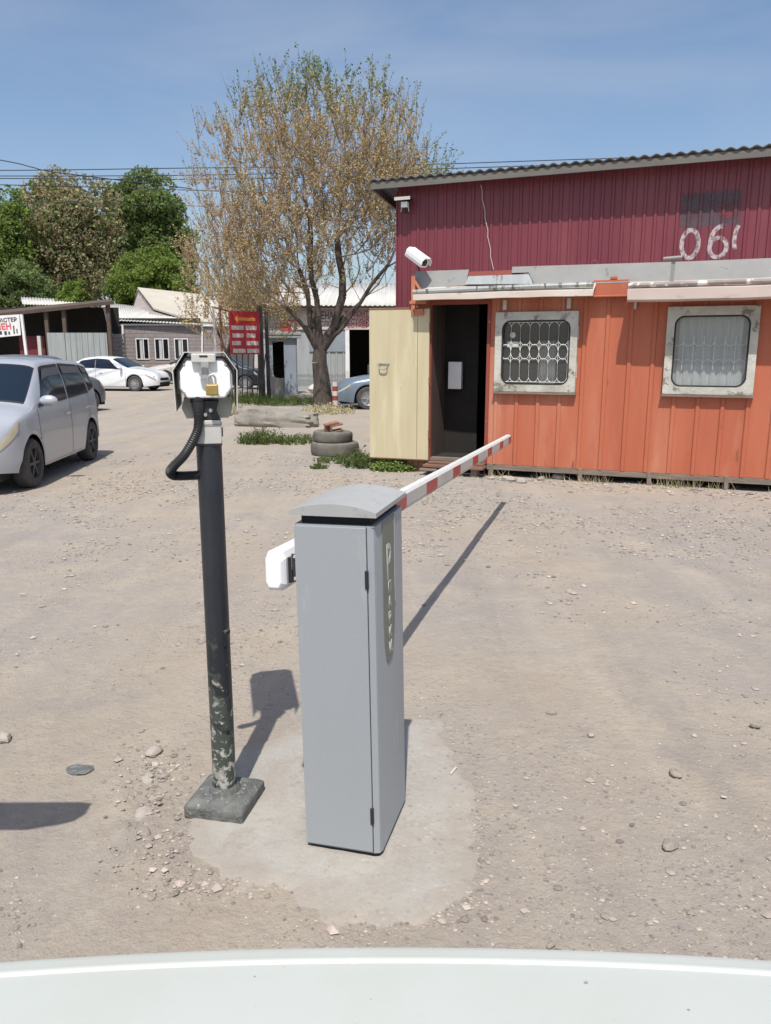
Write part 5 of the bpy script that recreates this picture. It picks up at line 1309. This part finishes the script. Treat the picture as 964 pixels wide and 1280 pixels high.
MB().bar((-.55, 0, zb1+.1), (0, .02, zb1+.0), .05).build('frame_rail', 'rust', sb)
tp_ = MB().tube([(0, 0, -.05), (0, 0, 3.1)], [.12, .09], 10).tube([(.22, .1, -.05), (.2, .1, 2.9)], [.07, .06], 8)
tag(tp_.build('timber_post', 'pole_wood', None, loc=(X(326, 26), 26, 0)), 'dark paired timber posts right of the red signboard', 'post')

def chunk(name, label, cat, loc, dims, m, seed, rot=0, tilt=(0, 0), group=None, sub=3):
    bmv = MB(); rx, ry, rz_ = dims
    import bmesh
    bm = bmesh.new(); bmesh.ops.create_cube(bm, size=1); bmesh.ops.subdivide_edges(bm, edges=bm.edges, cuts=sub, use_grid_fill=True)
    for v_ in bm.verts:
        p = v_.co; q = p.copy(); l = q.length; rnd_ = q.normalized()*.62; q = q.lerp(rnd_, .28)
        q *= 1+.20*noise.noise(p*1.5+Vector((seed*7.1, 0, 0)))+.07*noise.noise(p*5+Vector((seed, 2, 0)))+.06*noise.noise(p*17)
        v_.co = Vector((q.x*rx, q.y*ry, (q.z+.5)*rz_))
    me = bpy.data.meshes.new(name); bm.to_mesh(me); bm.free(); me.materials.append(MATS[m])
    o = bpy.data.objects.new(name, me); COL.objects.link(o); o.location = loc; o.rotation_euler = (tilt[0], tilt[1], rot)
    me.polygons.foreach_set('use_smooth', [True]*len(me.polygons)); me.set_sharp_from_angle(angle=R(38))
    return tag(o, label, cat, group)
chunk('concrete_stump', 'upright grey concrete stump in the weeds before the kiosk', 'concrete post', (X(346, 25.3), 25.3, -.05), (.42, .36, .84), 'concrete_old', 3)
p = gp(283, 520); chunk('concrete_pillar', 'pale leaning concrete pillar just right of the white camera', 'concrete post', (p.x, p.y, -.05), (.24, .24, .86), 'concrete_old', 4, tilt=(0, R(-5)))
p = gp(345, 533); chunk('concrete_slab', 'long broken concrete slab lying in dirt and weeds', 'concrete slab', (p.x-.05, p.y+.3, -.10), (1.75, .85, .44), 'concrete_old', 6, R(-14), tilt=(0, R(5)), sub=11)
p = gp(300, 497); chunk('concrete_slab', 'small concrete lump beside the bar fence weeds', 'concrete lump', (p.x, p.y, -.05), (.9, .5, .35), 'concrete_old', 9)
# striped bollard
bo = thing('striped_bollard', 'short red and white striped bollard by the tree trunk', 'bollard', (X(420, 22.2), 21.6, 0))
for i in range(6): MB().lathe([(.075, .02+.13*i), (.075, .15+.13*i)], 14).build('band', 'red_brown' if i % 2 == 0 else 'sign_pink', bo, smooth=True)
MB().lathe([(.11, -.02), (.11, .02), (.075, .021)], 14).build('foot', 'rust', bo)
MB().lathe([(.075, .80), (0, .81)], 14).build('cap', 'rust', bo)

# tyres
def tyre(name, label, loc, r, w, tilt, seed):
    t = MB(); n = 84; pr = [(r*.60, -w*.38), (r*.66, -w*.5), (r*.86, -w*.52), (r*.97, -w*.42), (r, -w*.25), (r, -w*.08), (r, w*.08), (r, w*.25), (r*.97, w*.42), (r*.86, w*.52), (r*.66, w*.5), (r*.60, w*.38)]
    for i, (rr_, h_) in enumerate(pr):
        for k in range(n):
            a = 2*math.pi*k/n; q = rr_-(.016 if (3 <= i <= 8 and (k+i) % 2 == 0) else 0)
            t.v.append((q*math.cos(a), q*math.sin(a), h_+w/2))
    t.f = [(i*n+k, i*n+(k+1) % n, (i+1)*n+(k+1) % n, (i+1)*n+k) for i in range(len(pr)-1) for k in range(n)]
    return tag(t.build(name, 'dusty_rubber', None, smooth=True, angle=25, loc=loc, rot=tilt), label, 'tyre', 'stacked old tyres')
p = gp(417, 571); tx_, ty_ = p.x, p.y+.34
tyre('old_tyre', 'lower wide dusty tyre of the two stacked tyres', (tx_, ty_, -.01), .385, .21, (0, 0, .2), 1)
tyre('old_tyre', 'upper narrower tyre resting on the wide dusty tyre', (tx_-.03, ty_+.0, .20), .315, .17, (R(1), R(1.5), .9), 2)
bk = thing('hollow_block', 'broken hollow orange brick lying on the stacked tyres', 'brick', (tx_+.02, ty_-.14, .368), R(28))
bk.rotation_euler = (R(8), R(-9), R(28))
MB().box(-.10, -.07, -.06, .06, 0, .13).box(-.07, .12, -.06, .06, 0, .028).box(-.07, .12, -.06, .06, .105, .13).build('shell', 'brick', bk, bevel=.006)
MB().box(-.17, .06, -.045, .055, .132, .16).build('top_piece', 'brick', bk, bevel=.006)
MB().bar((-.16, .0, .0), (-.14, .0, .13), .05).build('side_piece', 'red_wood', bk)

# ------------------------------------------------------------------ weeds
def weeds(name, label, c, rad, hgt, n, m='weed', seed=0, leafy=True, cat='weeds', kind=None, ry=None):
    rnd = random.Random(seed); mb = MB(); ry = ry or rad
    for _ in range(n):
        a = rnd.uniform(0, 6.283); q = rnd.random()**.6; x = rad*q*math.cos(a); y = ry*q*math.sin(a)
        hh = hgt*rnd.uniform(.4, 1)*(1-.45*q); lean = Vector((rnd.gauss(0, .35), rnd.gauss(0, .35), 1)).normalized(); w = rnd.uniform(.004, .010)
        b = Vector((x, y, -.01)); d = Vector((rnd.uniform(-1, 1), rnd.uniform(-1, 1), 0)).normalized()*w
        mp_ = b+lean*hh*.6; tp2 = mp_+(lean+Vector((rnd.gauss(0, .5), rnd.gauss(0, .5), -.1))).normalized()*hh*.4
        mb.add([b-d, b+d, mp_+d*.8, mp_-d*.8, tp2], [(0, 1, 2, 3), (3, 2, 4)])
        if leafy:
            for k in range(5):
                u = rnd.uniform(.15, 1); p_ = b.lerp(tp2, u); e = Vector((rnd.gauss(0, 1), rnd.gauss(0, 1), rnd.gauss(0, .5))).normalized()*rnd.uniform(.02, .05)
                s_ = e.orthogonal().normalized()*e.length*.3; mb.add([p_, p_+e*.5+s_, p_+e, p_+e*.5-s_], [(0, 1, 2, 3)])
    me = bpy.data.meshes.new(name); me.from_pydata(mb.v, [], mb.f); me.materials.append(MATS[m])
    o = bpy.data.objects.new(name, me); COL.objects.link(o); o.location = c
    if kind: o['kind'] = kind; return o
    return tag(o, label, cat)
W_ = [(327, 553, .42, .42, 300, 'weed', 'leafy green weeds in front of the broken concrete slab'),
      (375, 552, .55, .22, 240, 'weed', 'low weeds between the slab and the stacked tyres'),
      (310, 503, .9, .55, 500, 'leaf_green', 'dark green nettles at the foot of the signboard fence'),
      (362, 505, 1.1, .50, 520, 'leaf_green', 'green weeds around the upright concrete stump'),
      (300, 516, .7, .38, 260, 'dry_grass', 'yellowish dry grass beside the leaning pillar'),
      (411, 516, .75, .40, 300, 'dry_grass', 'dry brownish shoots round the foot of the forked tree'),
      (452, 582, .30, .38, 160, 'weed', 'straggly pale weeds left of the yellow door'),
      (430, 575, .45, .13, 160, 'weed', 'short weeds growing along the lower tyre'),
      (398, 585, .12, .12, 50, 'weed', 'small weed tuft left of the lower tyre')]
for i, (px, py, rd_, hh, n_, m_, lb) in enumerate(W_):
    weeds('weed_clump', lb, gp(px, py), rd_, hh, n_, m_, 20+i)
weeds('weed_clump', 'dense dark green weeds shaded below the yellow door', loc2w(-.52, .02), .36, .26, 700, 'leaf_green', 50, ry=.22)
dg = MB(); rnd = random.Random(3)
for _ in range(230):
    cl = rnd.choice([1.55, 2.05, 2.2, 2.9, 3.05, 3.2, 3.4, 3.6, 4.3, .9]); s = cl+rnd.gauss(0, .10); b = loc2w(s, -.05+rnd.gauss(0, .05), -.01); hh = rnd.uniform(.04, .20)
    t_ = b+Vector((rnd.gauss(0, .05), rnd.gauss(0, .05), hh)); w = Vector((.003, 0, 0)); dg.add([b-w, b+w, t_], [(0, 1, 2)])
me = bpy.data.meshes.new('dry_grass'); me.from_pydata(dg.v, [], dg.f); me.materials.append(MATS['dry_grass'])
o = bpy.data.objects.new('dry_grass', me); COL.objects.link(o); stuff(o)

# ------------------------------------------------------------------ stones and gravel
def stone(px, py, w, label, m='stone', seed=1, flat=.6, group=None, sink=.25, asp=.75):
    p = gp(px, py); k = (Vector((p.x, p.y, CAM_H)).length)/FOC; r = w*k/2
    mb = MB(); mb.ell((0, 0, 0), r, r*asp, r*flat, 12, 8)
    mb.v = [tuple(Vector(q)*(1+.42*noise.noise(Vector(q)/r*1.1+Vector((seed*3.3, 0, 0)))+.16*noise.noise(Vector(q)/r*2.7+Vector((seed*5.3, 1, 0))))) for q in mb.v]
    mb.v = [tuple(Vector(q)*(1+.10*noise.cell(Vector(q)/r*1.6+Vector((seed, 0, 0))))) for q in mb.v]
    o = mb.build('stone', m, None, smooth=True, angle=28, loc=(p.x, p.y, r*flat*(1-sink*2)), rot=(0, 0, seed*1.3))
    return tag(o, label, 'stone', group)
ST = [(192, 941, 22, 'smooth oval stone nearest above the rubble strip by the base plate', 'stone_pale'),
      (181, 1043, 18, 'biggest rounded stone in the middle of the rubble strip', 'stone'),
      (180, 1021, 24, 'flat angular stone just above the biggest rubble stone', 'stone_pale'),
      (183, 978, 17, 'angular pale stone at the upper left of the rubble strip', 'stone_pale'),
      (209, 1122, 13, 'small green grey stone at the bottom end of the rubble', 'stone'),
      (190, 1124, 13, 'brownish stone at the bottom left end of the rubble', 'stone'),
      (98, 963, 30, 'flat greenish stone sunk in the dirt left of the post', 'grimy_base'),
      (206, 972, 14, 'small stone touching the upper edge of the rubble strip', 'stone'),
      (222, 1024, 9, 'tiny dark stone just left of the base plate corner', 'stone'),
      (837, 1059, 20, 'rounded grey stone lying alone at the lower right', 'stone'),
      (844, 969, 16, 'half buried stone at the right, above the rounded one', 'stone'),
      (689, 892, 13, 'dark stone casting a small shadow right of the cabinet', 'stone'),
      (739, 920, 11, 'little pale stone right of the dark stone', 'stone_pale'),
      (945, 908, 12, 'small dark stone near the right edge', 'stone'),
      (688, 1182, 10, 'small dark pebble just above the white bonnet', 'stone'),
      (6, 924, 22, 'flat pale stone cut by the left edge', 'stone_pale'),
      (636, 601, 18, 'first of the rounded stones along the cabin base', 'stone_pale'),
      (652, 603, 17, 'second rounded stone along the cabin base', 'stone_pale'),
      (697, 598, 17, 'darker oval stone at the cabin base below the window', 'stone'),
      (676, 600, 12, 'small stone between the rounded ones at the cabin base', 'stone')]
for i, (px, py, w, lb, m_) in enumerate(ST): stone(px, py, w, lb, m_, i+1, flat=(.5 if i != 6 else .12))

rng = np.random.default_rng(5); gv = []; gf = []
ico = [(0, 0, 1), (.9, 0, .2), (.2, .85, .1), (-.8, .4, .15), (-.6, -.7, .2), (.4, -.8, .1), (0, 0, -1)]
icf = [(0,1,2), (0,2,3), (0,3,4), (0,4,5), (0,5,1), (6,2,1), (6,3,2), (6,4,3), (6,5,4), (6,1,5)]
def peb(x, y, r):
    o_ = len(gv); a = rng.random()*6.28; ca, sa = math.cos(a), math.sin(a); q = rng.uniform(.7, 1.2, 3); z = gz(x, y)
    j = rng.uniform(.75, 1.2, 7)
    for (p, jj) in zip(ico, j):
        X_, Y_ = p[0]*q[0]*r*jj, p[1]*q[1]*r*jj; gv.append((x+X_*ca-Y_*sa, y+X_*sa+Y_*ca, z+p[2]*q[2]*r*.55*jj+r*.12))
    gf.extend([tuple(i+o_ for i in f_) for f_ in icf])
def inpoly_cab(x, y): return abs(x-(-.08)) < .19 and 2.15 < y < 2.62
for _ in range(34000):
    y = 1.6+11*rng.random()**1.7; x = (rng.random()-.5)*1.25*y
    d = noise.noise((x*.55, y*.55, 4.0))+.6*noise.noise((x*2.1, y*2.1, 1.0))
    if d < -.12+.30*rng.random() or inpoly_cab(x, y): continue
    if sd_poly(x, y, outline) < -.04 and rng.random() < .93: continue
    r = .0021*math.exp(rng.normal()*.6)*(1+.28*y); peb(x, y, min(r, .03))
for _ in range(30000):
    y = 4+7.5*rng.random(); x = -.3+(rng.random()-.32)*1.2*y
    d = noise.noise((x*.5, y*.5, 8.0))+.5*noise.noise((x*1.7, y*1.7, 3.0))
    if d < .02+.2*rng.random(): continue
    peb(x, y, min(.0042*math.exp(rng.normal()*.55)*(1+.14*y), .024))
for (c, sx_, sy_, n_, rs) in (((190, 1000), 26, 38, 300, .0052), ((200, 1080), 34, 28, 420, .0045), ((190, 1020), 28, 55, 34, .009), ((270, 1105), 60, 12, 330, .0045), ((480, 1150), 70, 10, 260, .004), ((595, 1050), 10, 55, 260, .004), ((205, 960), 25, 18, 160, .006), ((560, 1120), 25, 20, 170, .004), ((20, 1150), 22, 30, 120, .005), ((545, 900), 25, 22, 120, .004), ((420, 880), 60, 20, 60, .004)):
    for _ in range(n_):
        px, py = c[0]+rng.normal()*sx_, c[1]+rng.normal()*sy_
        if py > 1185: continue
        p = gp(px, py)
        if inpoly_cab(p.x, p.y) or sd_poly(p.x, p.y, outline) < -.06: continue
        peb(p.x, p.y, rs*math.exp(rng.normal()*.5))
for _ in range(900):
    s = -.8+6*rng.random(); p = loc2w(s, -.12-abs(rng.normal())*.22, 0); peb(p.x, p.y, .012*math.exp(rng.normal()*.5))
me = bpy.data.meshes.new('gravel'); me.from_pydata(gv, [], gf); me.materials.append(MATS['gravel'])
o = bpy.data.objects.new('gravel', me); COL.objects.link(o); stuff(o)
lm = MB(); rnd = random.Random(9)
for (px, py) in ((494, 0),): pass
for (px, py, a, l_) in ((208, 1066, 55, .03), (567, 963, 62, .055), (28, 742, 5, .04), (905, 996, -20, .018)):
    p = gp(px, py, .008); d = Vector((math.cos(R(a)), math.sin(R(a)), 0))*l_
    lm.bar(p-d*.5, p+d*.5, .008, .003)
o = lm.build('litter', 'litter', None); stuff(o)

# ------------------------------------------------------------------ overhead cables
def cable(label, pts, r=.016, Yc=29.0):
    P = [at(px, py, Yc) for px, py in pts]; o0 = P[0].copy()
    o = MB().tube([p-o0 for p in catmull([tuple(p) for p in P], 8)], r, 5).build('overhead_cable', 'wire_black', None, smooth=True, loc=o0)
    return tag(o, label, 'cable', 'overhead cables crossing the sky')
cable('topmost overhead cable running to the workshop roof', [(-300, 212), (0, 213), (240, 210), (480, 207), (700, 200), (880, 194), (1300, 180)])
cable('second overhead cable from the top, ending near the roof', [(-300, 218), (0, 220), (240, 219), (450, 214), (700, 206), (900, 198), (1300, 180)])
cable('third overhead cable from the top above the treeline', [(-300, 221), (0, 223), (250, 224), (480, 219), (900, 206)])
cable('fourth overhead cable crossing only behind the budding tree', [(-300, 228), (0, 231), (215, 237), (350, 241), (500, 241), (900, 238)])
cable('lowest thin overhead cable left of the budding tree', [(-300, 245), (0, 251), (230, 257), (400, 262), (900, 262)], .010)
cable('steep overhead cable dropping from the upper left corner', [(-200, 165), (0, 200), (40, 209), (75, 216), (240, 236)], .018)
